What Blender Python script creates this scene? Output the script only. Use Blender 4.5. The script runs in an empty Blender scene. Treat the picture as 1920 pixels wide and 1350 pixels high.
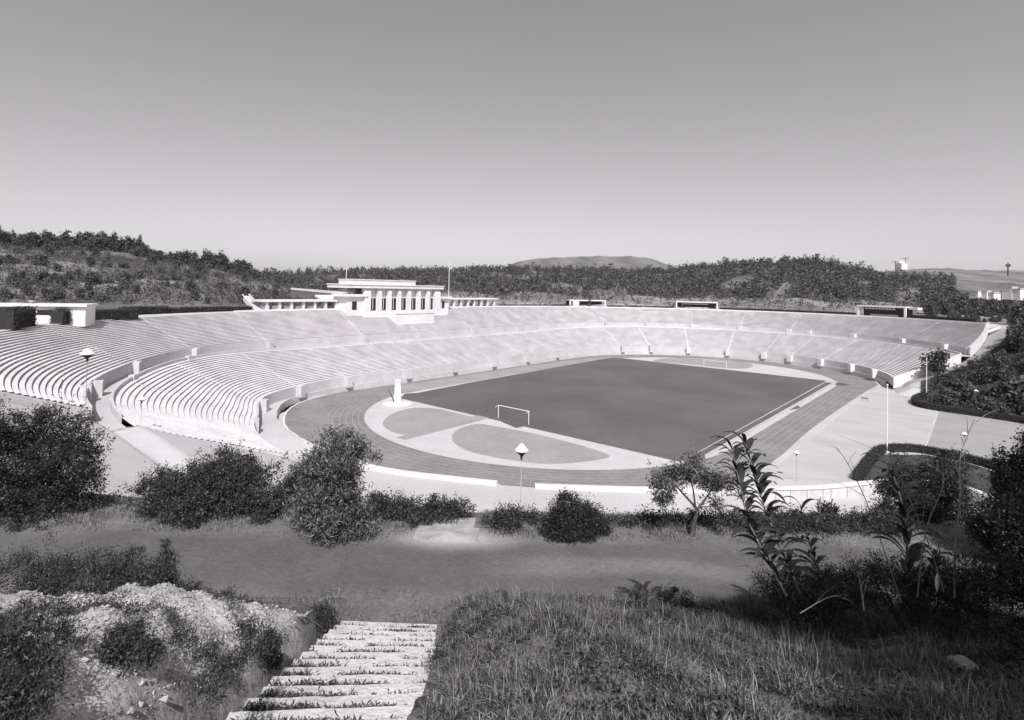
import bpy, math, random
import numpy as np
from math import sin, cos, pi, radians as rad
rng = np.random.default_rng(7); random.seed(7)
SC = bpy.context.scene; COL = SC.collection

# ------------------------------------------------------------------ camera
CX, CY, CZ = 66.3599, -137.1796, 24.9824
YAW, PITCH, ROLL = -0.7213, 0.0186, 0.0203
FP, PX, PY = 1057.2854, 912.7878, 520.5728          # focal length and principal point, in units of a 1920 wide frame
def basis():
    f = np.array([sin(YAW)*cos(PITCH), cos(YAW)*cos(PITCH), sin(PITCH)])
    r = np.array([cos(YAW), -sin(YAW), 0.]); u = np.cross(r, f)
    c, s = cos(ROLL), sin(ROLL)
    return c*r+s*u, -s*r+c*u, f
BR, BU, BF = basis(); CAM = np.array([CX, CY, CZ])
from mathutils import Matrix
cd = bpy.data.cameras.new('camera'); cam = bpy.data.objects.new('camera', cd); COL.objects.link(cam)
cam.matrix_world = Matrix([[BR[i], BU[i], -BF[i], CAM[i]] for i in range(3)] + [[0, 0, 0, 1]])
cd.sensor_fit = 'HORIZONTAL'; cd.sensor_width = 36; cd.lens = FP/1920*36
cd.shift_x = (960-PX)/1920; cd.shift_y = (PY-675)/1920
cd.clip_start = 0.1; cd.clip_end = 20000
SC.camera = cam
# ------------------------------------------------------------------ sky, sun, exposure
SUN_AZ, SUN_EL = 134.0, 46.0      # compass bearing from +Y clockwise, degrees
w = bpy.data.worlds.new('World'); SC.world = w; w.use_nodes = True
nt = w.node_tree; nt.nodes.clear()
sky = nt.nodes.new('ShaderNodeTexSky'); sky.sky_type = 'NISHITA'; sky.sun_disc = False
sky.sun_elevation = rad(SUN_EL); sky.sun_rotation = rad(SUN_AZ); sky.air_density = 1.0; sky.dust_density = 1.6; sky.ozone_density = 1.0
sep = nt.nodes.new('ShaderNodeSeparateColor')
mix = nt.nodes.new('ShaderNodeMath'); mix.operation = 'MULTIPLY_ADD'      # an orange filter on black and white film: mostly red, some green
mix.inputs[1].default_value = 0.75
mul2 = nt.nodes.new('ShaderNodeMath'); mul2.operation = 'MULTIPLY'; mul2.inputs[1].default_value = 0.25
comb = nt.nodes.new('ShaderNodeVectorMath'); comb.operation = 'SCALE'; comb.inputs[0].default_value = (1.0, 0.975, 1.0)
bg = nt.nodes.new('ShaderNodeBackground'); bg.inputs[1].default_value = 0.145
out = nt.nodes.new('ShaderNodeOutputWorld')
L = nt.links.new
L(sky.outputs[0], sep.inputs[0]); L(sep.outputs[0], mix.inputs[0]); L(sep.outputs[1], mul2.inputs[0]); L(mul2.outputs[0], mix.inputs[2])
pw = nt.nodes.new('ShaderNodeMath'); pw.operation = 'POWER'; pw.inputs[1].default_value = .78      # the film's softer response to the sky
gn = nt.nodes.new('ShaderNodeMath'); gn.operation = 'MULTIPLY'; gn.inputs[1].default_value = 1.44
L(mix.outputs[0], pw.inputs[0]); L(pw.outputs[0], gn.inputs[0]); L(gn.outputs[0], comb.inputs['Scale']); L(comb.outputs[0], bg.inputs[0]); L(bg.outputs[0], out.inputs[0])
sl = bpy.data.lights.new('sun', 'SUN'); sl.energy = 4.7; sl.angle = rad(0.5); sl.color = (1, 0.995, 0.995)
so = bpy.data.objects.new('sun', sl); COL.objects.link(so)
sdir = np.array([sin(rad(SUN_AZ))*cos(rad(SUN_EL)), cos(rad(SUN_AZ))*cos(rad(SUN_EL)), sin(rad(SUN_EL))])
from mathutils import Vector
so.rotation_euler = Vector(sdir).to_track_quat('Z', 'Y').to_euler()
SC.view_settings.view_transform = 'Standard'; SC.view_settings.look = 'None'
SC.view_settings.exposure = 0.12; SC.view_settings.gamma = 1.0

# ------------------------------------------------------------------ small tools
def proj(P):
    d = np.asarray(P, float)-CAM; z = d@BF
    return np.array([PX+FP*(d@BR)/z, PY-FP*(d@BU)/z])
def G(u, v, z=0.):                        # where the line of sight through a photo point meets height z
    d = BF+(u-PX)/FP*BR-(v-PY)/FP*BU
    return CAM+(z-CZ)/d[2]*d
def RAY(u, v, D):                         # point on that line of sight D metres away over the ground
    d = BF+(u-PX)/FP*BR-(v-PY)/FP*BU
    return CAM+D/math.hypot(d[0], d[1])*d
def ZV(P, v):                             # height over P that is seen at photo row v
    lo, hi = -50., 400.
    for _ in range(60):
        m = (lo+hi)/2
        if proj([P[0], P[1], m])[1] > v: lo = m
        else: hi = m
    return lo
UW_U = np.array([cos(YAW), -sin(YAW)]); UW_W = np.array([sin(YAW), cos(YAW)])
def W2(u, w_):                            # metres to the right of / ahead of the camera foot
    p = np.array([CX, CY])+u*UW_U+w_*UW_W
    return float(p[0]), float(p[1])
def smooth(a, b, x): 
    t = np.clip((x-a)/(b-a), 0, 1); return t*t*(3-2*t)

class MB:
    def __init__(s): s.v = []; s.f = []; s.n = 0
    def add(s, V, F):
        V = [tuple(map(float, p)) for p in V]; s.v += V; s.f += [tuple(i+s.n for i in f) for f in F]; s.n += len(V); return s
    def box(s, c, dims, rz=0., tilt=None):
        x, y, z = np.array(dims)/2.; ca, sa = cos(rz), sin(rz); V = []
        for dz in (-z, z):
            for dx, dy in ((-x, -y), (x, -y), (x, y), (-x, y)):
                V.append((c[0]+dx*ca-dy*sa, c[1]+dx*sa+dy*ca, c[2]+dz))
        return s.add(V, [(3, 2, 1, 0), (4, 5, 6, 7), (0, 1, 5, 4), (1, 2, 6, 5), (2, 3, 7, 6), (3, 0, 4, 7)])
    def tube(s, pts, rads, n=8, cap=True):
        pts = [np.array(p, float) for p in pts]; V = []; F = []
        for i, p in enumerate(pts):
            d = pts[min(i+1, len(pts)-1)]-pts[max(i-1, 0)]; d = d/(np.linalg.norm(d)+1e-9)
            a = np.cross(d, [0, 0, 1.]) if abs(d[2]) < .95 else np.cross(d, [1., 0, 0]); a /= np.linalg.norm(a); b = np.cross(d, a)
            r = rads[i] if hasattr(rads, '__len__') else rads
            for k in range(n):
                t = 2*pi*k/n; V.append(p+r*(a*cos(t)+b*sin(t)))
        for i in range(len(pts)-1):
            for k in range(n):
                F.append((i*n+k, i*n+(k+1) % n, (i+1)*n+(k+1) % n, (i+1)*n+k))
        if cap: F.append(tuple(range(n))[::-1]); F.append(tuple((len(pts)-1)*n+k for k in range(n)))
        return s.add(V, F)
    def lathe(s, c, prof, n=16):
        V = []; F = []
        for r, z in prof:
            for k in range(n): t = 2*pi*k/n; V.append((c[0]+r*cos(t), c[1]+r*sin(t), c[2]+z))
        for i in range(len(prof)-1):
            for k in range(n): F.append((i*n+k, i*n+(k+1) % n, (i+1)*n+(k+1) % n, (i+1)*n+k))
        return s.add(V, F)
    def prism(s, poly, z0, z1):           # z0/z1 numbers or lists
        n = len(poly); a = z0 if hasattr(z0, '__len__') else [z0]*n; b = z1 if hasattr(z1, '__len__') else [z1]*n
        V = [(p[0], p[1], a[i]) for i, p in enumerate(poly)]+[(p[0], p[1], b[i]) for i, p in enumerate(poly)]
        F = [tuple(range(n))[::-1], tuple(range(n, 2*n))]+[(i, (i+1) % n, n+(i+1) % n, n+i) for i in range(n)]
        return s.add(V, F)
    def grid(s, rows):                    # rows of equal length point lists
        m = len(rows[0]); V = [p for r in rows for p in r]
        F = [(i*m+j, i*m+j+1, (i+1)*m+j+1, (i+1)*m+j) for i in range(len(rows)-1) for j in range(m-1)]
        return s.add(V, F)
def link(name, me, m, parent=None, smooth_=False):
    if m is not None: me.materials.append(m)
    o = bpy.data.objects.new(name, me); COL.objects.link(o)
    if parent is not None: o.parent = parent
    if smooth_:
        me.polygons.foreach_set('use_smooth', [True]*len(me.polygons))
    return o
def build(mb, name, m, parent=None, smooth_=False, recalc=True):
    me = bpy.data.meshes.new(name); off = np.array([0, 0, 0.])
    if parent is not None and parent.get('_o') is not None: off = np.array(parent['_o'])
    me.from_pydata([tuple(np.array(p)-off) for p in mb.v], [], mb.f); me.update()
    if recalc:
        import bmesh
        b = bmesh.new(); b.from_mesh(me); bmesh.ops.recalc_face_normals(b, faces=b.faces); b.to_mesh(me); b.free()
    return link(name, me, m, parent, smooth_)
def quads(name, V, m, parent=None, k=4):  # V: (n,k,3) array, one face each
    V = np.asarray(V, np.float32); n = len(V)
    if parent is not None and parent.get('_o') is not None: V = V-np.array(parent['_o'], np.float32)
    me = bpy.data.meshes.new(name); me.vertices.add(n*k); me.vertices.foreach_set('co', V.ravel())
    me.loops.add(n*k); me.loops.foreach_set('vertex_index', np.arange(n*k, dtype=np.int32))
    me.polygons.add(n); me.polygons.foreach_set('loop_start', np.arange(0, n*k, k, dtype=np.int32))
    me.update(calc_edges=True)
    return link(name, me, m, parent)
def strips(name, V, n, m):                # n blades of two faces that share their middle edge
    V = V.reshape(n, 8, 3)[:, [0, 1, 2, 3, 6, 7]].astype(np.float32); me = bpy.data.meshes.new(name); me.vertices.add(n*6); me.vertices.foreach_set('co', V.ravel())
    F = (np.arange(n, dtype=np.int32)[:, None]*6+np.array([[0, 1, 2, 3, 3, 2, 4, 5]], np.int32)).ravel(); me.loops.add(n*8); me.loops.foreach_set('vertex_index', F)
    me.polygons.add(n*2); me.polygons.foreach_set('loop_start', np.arange(0, n*8, 4, dtype=np.int32)); me.update(calc_edges=True)
    return link(name, me, m)
def thing(name, label, cat, loc, group=None):
    o = bpy.data.objects.new(name, None); COL.objects.link(o); o.location = loc; o['_o'] = [float(a) for a in loc]
    o.empty_display_size = .3
    return tag(o, label, cat, group)
def tag(o, label, cat, group=None, kind=None):
    o['label'] = label; o['category'] = cat
    if group: o['group'] = group
    if kind: o['kind'] = kind
    return o
def struct(o, label=None, cat=None):
    o['kind'] = 'structure'
    if label: o['label'] = label
    if cat: o['category'] = cat
    return o
def grid_mesh(name, X, Y, Z, m, attrs=None, uv=None):
    r, c = X.shape; me = bpy.data.meshes.new(name)
    V = np.stack([X, Y, Z], -1).reshape(-1, 3).astype(np.float32)
    i = np.arange(r*c).reshape(r, c); F = np.stack([i[:-1, :-1], i[:-1, 1:], i[1:, 1:], i[1:, :-1]], -1).reshape(-1, 4)
    me.vertices.add(len(V)); me.vertices.foreach_set('co', V.ravel()); me.loops.add(F.size); me.loops.foreach_set('vertex_index', F.ravel().astype(np.int32))
    me.polygons.add(len(F)); me.polygons.foreach_set('loop_start', np.arange(0, F.size, 4, dtype=np.int32)); me.update(calc_edges=True)
    for k, a in (attrs or {}).items():
        at = me.attributes.new(k, 'FLOAT', 'POINT'); at.data.foreach_set('value', np.asarray(a, np.float32).ravel())
    me.polygons.foreach_set('use_smooth', [True]*len(me.polygons))
    return link(name, me, m)

# ------------------------------------------------------------------ materials (all grey: the photograph is black and white)
def gcol(v): return (v*1.0, v*0.965, v*0.99, 1)
def mat(name, lo, hi, scale=6., rough=.85, bump=.0, bscale=None, detail=6., scale2=None, mixamt=.5, stretch=None, spec=.25):
    m = bpy.data.materials.new(name); m.use_nodes = True; n = m.node_tree; b = n.nodes['Principled BSDF']; l = n.links.new
    tc = n.nodes.new('ShaderNodeTexCoord'); mp = n.nodes.new('ShaderNodeMapping'); l(tc.outputs['Object'], mp.inputs[0])
    if stretch: mp.inputs['Scale'].default_value = stretch
    a = n.nodes.new('ShaderNodeTexNoise'); a.inputs['Scale'].default_value = scale; a.inputs['Detail'].default_value = detail; a.inputs['Roughness'].default_value = .62
    l(mp.outputs[0], a.inputs['Vector'])
    src = a.outputs[0]
    if scale2:
        c = n.nodes.new('ShaderNodeTexNoise'); c.inputs['Scale'].default_value = scale2; c.inputs['Detail'].default_value = 4; l(mp.outputs[0], c.inputs['Vector'])
        mx = n.nodes.new('ShaderNodeMix'); mx.inputs[0].default_value = mixamt; l(src, mx.inputs[2]); l(c.outputs[0], mx.inputs[3]); src = mx.outputs[0]
    r = n.nodes.new('ShaderNodeValToRGB'); r.color_ramp.elements[0].position = .36; r.color_ramp.elements[1].position = .64
    r.color_ramp.elements[0].color = gcol(lo); r.color_ramp.elements[1].color = gcol(hi); l(src, r.inputs[0])
    l(r.outputs[0], b.inputs['Base Color']); b.inputs['Roughness'].default_value = rough; b.inputs['Specular IOR Level'].default_value = spec
    if bump:
        bn = n.nodes.new('ShaderNodeTexNoise'); bn.inputs['Scale'].default_value = bscale or scale*3; bn.inputs['Detail'].default_value = 5; l(mp.outputs[0], bn.inputs['Vector'])
        bp = n.nodes.new('ShaderNodeBump'); bp.inputs['Strength'].default_value = bump; bp.inputs['Distance'].default_value = .1; l(bn.outputs[0], bp.inputs['Height']); l(bp.outputs[0], b.inputs['Normal'])
    return m
def leafmat(name, lo, hi, trans=.15, rough=.5, spec=.3):
    m = bpy.data.materials.new(name); m.use_nodes = True; n = m.node_tree; b = n.nodes['Principled BSDF']; l = n.links.new
    g = n.nodes.new('ShaderNodeNewGeometry'); r = n.nodes.new('ShaderNodeValToRGB')
    r.color_ramp.elements[0].color = gcol(lo); r.color_ramp.elements[1].color = gcol(hi); r.color_ramp.elements[0].position = .1
    l(g.outputs['Random Per Island'], r.inputs[0]); l(r.outputs[0], b.inputs['Base Color']); b.inputs['Roughness'].default_value = rough; b.inputs['Specular IOR Level'].default_value = spec
    t = n.nodes.new('ShaderNodeBsdfTranslucent'); l(r.outputs[0], t.inputs[0]); mx = n.nodes.new('ShaderNodeMixShader'); mx.inputs[0].default_value = trans
    l(b.outputs[0], mx.inputs[1]); l(t.outputs[0], mx.inputs[2]); l(mx.outputs[0], n.nodes['Material Output'].inputs[0])
    return m
M = dict(
 white=mat('white_render', .56, .68, 1.2, bump=.05, scale2=.15),
 stone=mat('weathered_seat_stone', .48, .75, 3.5, bump=.3, bscale=9, scale2=.25, mixamt=.4),
 wall=mat('pale_stone_wall', .43, .57, 1.5, bump=.15, scale2=.2),
 pave=mat('pale_gravel', .41, .52, 2.2, bump=.2, bscale=12, scale2=.09, mixamt=.55),
 pave2=mat('grey_gravel', .38, .47, 1.2, bump=.2, bscale=9, scale2=.08, mixamt=.6, stretch=(1, 2.2, 1)),
 pitch=mat('mown_grass', .085, .135, 1.1, bump=.35, bscale=14, scale2=.05, mixamt=.6),
 dgrass=mat('worn_infield_grass', .25, .33, 1.0, bump=.2, scale2=.15),
 dgrass2=mat('lane_chalk', .28, .40, 3.),
 sand=mat('pale_sand', .44, .53, 1.2, bump=.15, scale2=.2),
 cinder=mat('cinder_track', .17, .26, .9, bump=.2, bscale=8, scale2=.16),
 metal=mat('painted_metal_white', .68, .78, 4., rough=.5),
 shadewall=mat('shade_dark_stone', .10, .20, 1.5, bump=.3),  # dark tone stands for the shade on the terrace wall's face
 dark=mat('dark_opening', .015, .03, 4.),
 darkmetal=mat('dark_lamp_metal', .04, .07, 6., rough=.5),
 hedge=leafmat('hedge_leaves', .022, .06, .1),
 bark=mat('bark', .05, .12, 9., bump=.6, bscale=20, stretch=(1, 1, .3)),
 twig=mat('pale_twig', .16, .28, 12.),
 bush=leafmat('dark_bush_leaves', .010, .06, .08),
 bush2=leafmat('shrub_leaves', .012, .095, .1),
 euc=leafmat('long_pale_leaves', .03, .22, .15),
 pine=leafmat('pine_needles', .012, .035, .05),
 hill=leafmat('hill_tree_leaves', .045, .125, .05, rough=.9, spec=.05),
 scrub=leafmat('hill_scrub_leaves', .05, .17, .1, rough=.9, spec=.05),
 grass=leafmat('long_grass_blades', .028, .36, .22, rough=.6),
 weed=leafmat('weed_blades', .025, .13, .2),
 reed=leafmat('reed_leaves', .012, .075, .15),
 rock=mat('pale_rock', .26, .46, 5., bump=.6, bscale=12),
)
# terrain: one attribute picks the ground's own colour
def terrain_mat():
    m = bpy.data.materials.new('open_ground'); m.use_nodes = True; n = m.node_tree; b = n.nodes['Principled BSDF']; l = n.links.new
    at = n.nodes.new('ShaderNodeAttribute'); at.attribute_name = 'tone'
    av = n.nodes.new('ShaderNodeAttribute'); av.attribute_name = 'vary'
    asz = n.nodes.new('ShaderNodeAttribute'); asz.attribute_name = 'nscale'
    tc = n.nodes.new('ShaderNodeTexCoord'); sc_ = n.nodes.new('ShaderNodeVectorMath'); sc_.operation = 'SCALE'
    l(tc.outputs['Object'], sc_.inputs[0]); l(asz.outputs['Fac'], sc_.inputs['Scale'])
    a = n.nodes.new('ShaderNodeTexNoise'); a.inputs['Scale'].default_value = 1.; a.inputs['Detail'].default_value = 9; a.inputs['Roughness'].default_value = .7; l(tc.outputs['Object'], a.inputs['Vector'])
    a.inputs['Scale'].default_value = .45
    c = n.nodes.new('ShaderNodeTexNoise'); c.inputs['Scale'].default_value = 6.; c.inputs['Detail'].default_value = 6; c.inputs['Roughness'].default_value = .7; l(tc.outputs['Object'], c.inputs['Vector'])
    mx = n.nodes.new('ShaderNodeMix'); mx.inputs[0].default_value = .45; l(a.outputs[0], mx.inputs[2]); l(c.outputs[0], mx.inputs[3])
    c3 = n.nodes.new('ShaderNodeTexNoise'); c3.inputs['Scale'].default_value = 26.; c3.inputs['Detail'].default_value = 4; l(tc.outputs['Object'], c3.inputs['Vector'])
    mx3 = n.nodes.new('ShaderNodeMix'); mx3.inputs[0].default_value = .3; l(mx.outputs[0], mx3.inputs[2]); l(c3.outputs[0], mx3.inputs[3]); mx = mx3
    mr = n.nodes.new('ShaderNodeMapRange'); mr.inputs[1].default_value = .36; mr.inputs[2].default_value = .64; mr.inputs[3].default_value = -1; mr.inputs[4].default_value = 1; l(mx.outputs[0], mr.inputs[0])
    m1 = n.nodes.new('ShaderNodeMath'); m1.operation = 'MULTIPLY_ADD'; l(mr.outputs[0], m1.inputs[0]); l(av.outputs['Fac'], m1.inputs[1]); m1.inputs[2].default_value = 1
    m2 = n.nodes.new('ShaderNodeMath'); m2.operation = 'MULTIPLY'; l(m1.outputs[0], m2.inputs[0]); l(at.outputs['Fac'], m2.inputs[1])
    v = n.nodes.new('ShaderNodeVectorMath'); v.operation = 'SCALE'; v.inputs[0].default_value = (1, .965, .99); l(m2.outputs[0], v.inputs['Scale'])
    l(v.outputs[0], b.inputs['Base Color']); b.inputs['Roughness'].default_value = .95; b.inputs['Specular IOR Level'].default_value = .1
    bp = n.nodes.new('ShaderNodeBump'); bp.inputs['Strength'].default_value = .5; bp.inputs['Distance'].default_value = .12; l(c.outputs[0], bp.inputs['Height']); l(bp.outputs[0], b.inputs['Normal'])
    return m
M['ground'] = terrain_mat(); M['oldstep'] = mat('worn_pale_steps', .24, .46, 2.2, bump=.5, bscale=12, scale2=.9); M['pathgrey'] = mat('grey_paving', .27, .34, 2., bump=.15, scale2=.2); M['bedgrass'] = mat('bed_grass', .03, .09, 3., bump=.6, bscale=12, scale2=.4)

# ------------------------------------------------------------------ plan of the stadium: a ring of parallel curves
X0, Y0, S2 = 1.08, -7.16, 47.66
def ring(r, s, z=0.):
    """s: <0 north bend (degrees, -180 = due east), 0..100 west straight (percent, north to south), >100: 100+degrees of the south bend"""
    if s <= 0:
        a = rad(-s); return np.array([X0-r*cos(a), Y0+S2+r*sin(a), z])
    if s <= 100: return np.array([X0-r, Y0+S2-2*S2*s/100, z])
    a = rad(s-100); return np.array([X0-r*cos(a), Y0-S2-r*sin(a), z])
def ring_px(r, u, z, lo=-140., hi=190.):  # the s at which the ring of radius r is seen at photo column u
    f = lambda s: proj(ring(r, s, z))[0]-u
    a, b = lo, hi
    for _ in range(60):
        m = (a+b)/2
        if f(m) > 0: a = m
        else: b = m
    return (a+b)/2
def tangent(r, s):
    d = ring(r, s+.2)-ring(r, s-.2); return math.atan2(d[1], d[0])
def ringdist(x, y):
    dy = np.abs(y-Y0)-S2
    return np.hypot(x-X0, np.maximum(dy, 0))
def inshift(s): return -3.8*float(smooth(133, 158, s))       # the lower tier draws in a little towards its south end
def prof(s):
    """radii and heights of the edges at s"""
    k = inshift(s)
    wz = float(smooth(-40, 10, s)*(1-smooth(100, 135, s)))
    return dict(base=(48+k, 1.2), t1f=(48.2+k, 3.1), t1r=(63.6+k*.42, 9.8-1.1*wz), t2f=(67.0+k*.5, 11.1-.45*wz), rim=(79.7, 17.3+.35*wz))
def edge(name, s, dr=0., dz=0.):
    r, z = prof(s)[name]; p = ring(r+dr, s); p[2] = z+dz; return p

# ------------------------------------------------------------------ ground heights
def ipl(xs, ys, x): return np.interp(x, xs, ys)
SKA_u = [-900, -300, 0, 60, 100, 200, 300, 400, 450, 500, 560, 640]; SKA_v = [412, 436, 455, 459, 462, 472, 484, 505, 516, 526, 540, 565]
SKB_u = [-900, 380, 480, 560, 640, 750, 850, 950, 1050, 1150, 1250, 1300, 1400, 1500, 1560, 1640, 1700, 1800, 1920, 2600]
SKB_v = [530, 524, 519, 512, 510, 510, 507, 505, 507, 509, 510, 504, 496, 493, 497, 517, 522, 528, 534, 540]
SKC_u = [-900, 800, 930, 970, 1010, 1100, 1180, 1220, 1250, 1290, 1600, 1650, 1690, 1740, 1780, 1800, 1830, 1920, 2600]
SKC_v = [535, 520, 508, 490, 484, 480, 480, 484, 495, 515, 520, 509, 505, 503, 502, 504, 506, 506, 506]
def zray(u, v, wd):                      # vectorised height of the sight line (u, v) at depth wd
    tu = (u-PX)/FP; tv = (v-PY)/FP
    d = BF[None]+tu[:, None]*BR[None]-tv[:, None]*BU[None]
    depth = d[:, 0]*UW_W[0]+d[:, 1]*UW_W[1]
    return CZ+d[:, 2]/depth*wd
def near_height(u, wv):
    """bank the camera stands on, cut by the steps, and the lane below it"""
    hill = np.where(wv < 16.4, 15.9+.425*(16.4-np.minimum(wv, 16.4)), 15.9)
    # rounded foot of the bank
    hill = 15.9+np.where(wv < 16.4, .425*np.log1p(np.exp((16.0-wv)*1.6))/1.6, .0)
    lump = .13*np.sin(u*1.7+wv*.6)+.09*np.sin(u*3.1-wv*2.3+1)+.06*np.sin(u*6.3+wv*5.1)
    onbank = smooth(16.6, 14.6, wv)
    right = smooth(-1.0, .6, u)*(1-.75*smooth(1.2, 4.0, u)); left = smooth(-3.9, -5.4, u)
    z = hill+onbank*(.55*right+.75*left*smooth(16, 12, wv)+lump*np.where((u > -.8) | (u < -4.0), 1, 0))
    st = ((u > -4.1) & (u < -.8) & (wv < 14.85))
    cor = (u > -4.0) & (u < -.85) & (wv < 17.2)
    z = np.where(cor, np.minimum(z, 15.86+.04*smooth(16.0, 17.0, wv)), z); z = np.where(st, 15.6+.41*np.maximum(15.0-wv, 0), z)
    return z
def HT(x, y):
    x = np.asarray(x, float); y = np.asarray(y, float)
    dx, dy = x-CX, y-CY
    u = dx*UW_U[0]+dy*UW_U[1]; wv = dx*UW_W[0]+dy*UW_W[1]
    r = ringdist(x, y)
    # outside slope round the south: follows the bend
    th = np.degrees(np.arctan2(-(y-(Y0-S2)), x-X0))         # degrees below due east, seen from the south centre
    full = smooth(-2, 16, th)*(y < 0)
    slope = np.interp(r, [48, 51, 57, 66, 76, 81.5, 84, 100], [-.25, -.2, 1.6, 6.0, 11.0, 14.2, 15.5, 16.2])
    sw = smooth(115, 92, th)                                     # under the stands (th>~90)
    slope2 = np.interp(r, [43.4, 44.6, 61.8, 64.5, 65.5, 79.7, 83], [-.25, 2.9, 9.95, 9.75, 10.9, 17.1, 17.2])
    wst = smooth(34, 2, x)*(y < -60)
    slope = slope*(1-wst)+slope2*wst
    z_s = np.where(full > 0, -.25+(slope+.25)*full, -.25)
    # under the tiers: low
    under = ((x < X0-1.2) | (y > 42)) & (r < 81.5) & ~((y < Y0-S2) & (th > 0) & (x > X0-1.2))
    plate = np.interp(r, [81.5, 83.5, 90], [17.0, 17.1, 17.2])
    west = (x < X0-1.2) | (y > 0)
    ang = np.degrees(np.arctan2(y-(Y0+S2), x-X0))               # north bend angle from east
    ne = smooth(58, 24, ang)*(x > 20)*(y > -20)                   # east side is low ground
    eastz = -.25+np.maximum(r-95, 0)*.04
    nep = np.interp(r, [48, 51.6, 66.5, 69, 80, 95, 130], [-.25, 2.6, 8.9, 10.0, 16.2, 16.6, 16.])
    nek = smooth(-12, 11, ang)
    z_w = np.where(r < 81.5, -1.2, plate)
    ze = np.where((y > 0) | (x < X0-1.2), z_w, z_s)
    eastmask = (x > X0) & (ang < 60) & (y > -40)
    endang = np.interp(r, [48, 63.6, 67, 80, 84], [9.6, 15.2, 19.5, 32, 33])
    zn = np.where(ang > endang+1.5, np.where(r < 81.5, -1.2, plate), eastz+(nep-eastz)*nek)
    z = np.where((x > X0) & (y > Y0+S2), zn, ze)
    z = np.where((x > X0) & (y <= Y0+S2) & (y > -30), eastz, z)
    zb = z
    # south west beyond the rim: level ground at rim height meeting the lane
    # near camera
    k = smooth(30, 21.5, wv)
    zn_ = near_height(u, wv)
    z = zb*(1-k)+zn_*k
    return z, u, wv, r, th
def hills(uu, wd):
    """uu photo columns (n,), wd depth (m,) -> heights (m,n) and the ridge depths"""
    n = len(uu)
    wA = np.interp(uu, [-900, 0, 640], [300, 300, 380]); wB = np.interp(uu, [-900, 400, 800, 1250, 1400, 1640, 1920, 2600], [760, 760, 720, 640, 520, 520, 620, 700]); wC = np.interp(uu, [-900, 1000, 1300, 1650, 2600], [1900, 1900, 1700, 1250, 1200])
    zA = zray(uu, np.interp(uu, SKA_u, SKA_v), wA); zB = zray(uu, np.interp(uu, SKB_u, SKB_v), wB); zC = zray(uu, np.interp(uu, SKC_u, SKC_v), wC)
    # toe of the hills, just behind the rim
    w0 = np.interp(uu, [-900, 0, 300, 600, 900, 1300, 1700, 1860, 2000, 2600], [140, 150, 168, 190, 205, 235, 262, 268, 230, 230])
    z0 = np.interp(uu, [-900, 1600, 1860, 1960, 2600], [17.3, 17.3, 15.0, 6, 4])
    Z = np.zeros((len(wd), n))
    for j in range(n):
        aon = uu[j] < 640
        if aon: xs = [w0[j]-30, w0[j], (w0[j]*.4+wA[j]*.6), wA[j], wA[j]+60, wB[j], wB[j]+150, wC[j], wC[j]+500, 9000]; zs = [z0[j], z0[j], z0[j]+(zA[j]-z0[j])*.62, zA[j], min(zA[j], zB[j])-3, zB[j], zB[j]-14, zC[j], zC[j]-25, -60]
        else:
            zm = 17+(zB[j]-17)*.42
            xs = [w0[j]-30, w0[j], w0[j]*.6+wB[j]*.4, wB[j], wB[j]+150, wC[j], wC[j]+500, 9000]; zs = [z0[j], z0[j], z0[j]*.62+zm*.38+1.0, zB[j], zB[j]-14, zC[j], zC[j]-25, -60]
        Z[:, j] = np.interp(wd, xs, zs)
    return Z, w0, wA, wB, wC

def zone(x, y, z, u, wv, r, th):
    """the ground's own colour: (tone, variation)"""
    tone = np.full(x.shape, .50); vary = np.full(x.shape, .12)
    def put(mask, t, v):
        nonlocal tone, vary
        mask = np.clip(mask, 0, 1); tone = tone*(1-mask)+t*mask; vary = vary*(1-mask)+v*mask
    n1 = np.sin(x*.9+y*.5)+np.sin(y*1.3-x*.4+2)+np.sin(x*2.1+1)*.5
    # dry ground above the slope, near the lane
    put(smooth(36, 26, wv+n1*.6), .16, .5)
    road = smooth(21.0+.0, 20.0, wv+n1*.18)*smooth(14.9, 16.1, wv+n1*.22)
    put(road, .115, .3)
    put(road*smooth(.9, .2, np.abs(wv-18.7+.12*n1))*smooth(-1, 2, u)*smooth(11, 7, u), .17, .35)
    put(road*smooth(.8, .1, np.abs(wv-16.4+.2*n1))*.8, .16, .5)
    put(smooth(1.6, .0, np.hypot((u+1.0)/2.0, (wv-20.6)/.8)), .42, .2)      # trodden pale patch before the lower steps
    bank = smooth(16.2, 15.2, wv+n1*.1)
    put(bank, .15, .6)
    pale = bank*smooth(-3.6, -4.6, u)*smooth(14.6, 13.2, wv+n1*.25+np.abs(u+7)*.12)
    put(pale, .46, .95)
    # east side: grass and scrub beyond the beds
    ang = np.degrees(np.arctan2(y-(Y0+S2), x-X0)); ea = np.interp(r, [48, 63.6, 67, 80, 84], [9.6, 15.2, 19.5, 32, 33])
    endpath = (x > X0)*(y > 30)*smooth(ea-11, ea-10, ang)*(r > 50)*(r < 89)
    return tone, vary

# far wedge
uu = np.concatenate([np.linspace(-900, -60, 22)[:-1], np.linspace(-60, 1980, 440), np.linspace(1980, 2700, 16)[1:]])
wd = np.concatenate([np.linspace(25.5, 290, 440)[:-1], 290*np.power(9000/290, np.linspace(0, 1, 130))])
tu = (uu-PX)/FP
XX = CX+wd[:, None]*(UW_W[0]+tu[None]*UW_U[0]); YY = CY+wd[:, None]*(UW_W[1]+tu[None]*UW_U[1])
Z1, U1, W1, R1, T1 = HT(XX, YY)
ZH, w0, wA, wB, wC = hills(uu, wd)
kb = smooth(w0[None]-8, w0[None]+6, wd[:, None])*(R1 > 84)
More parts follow.
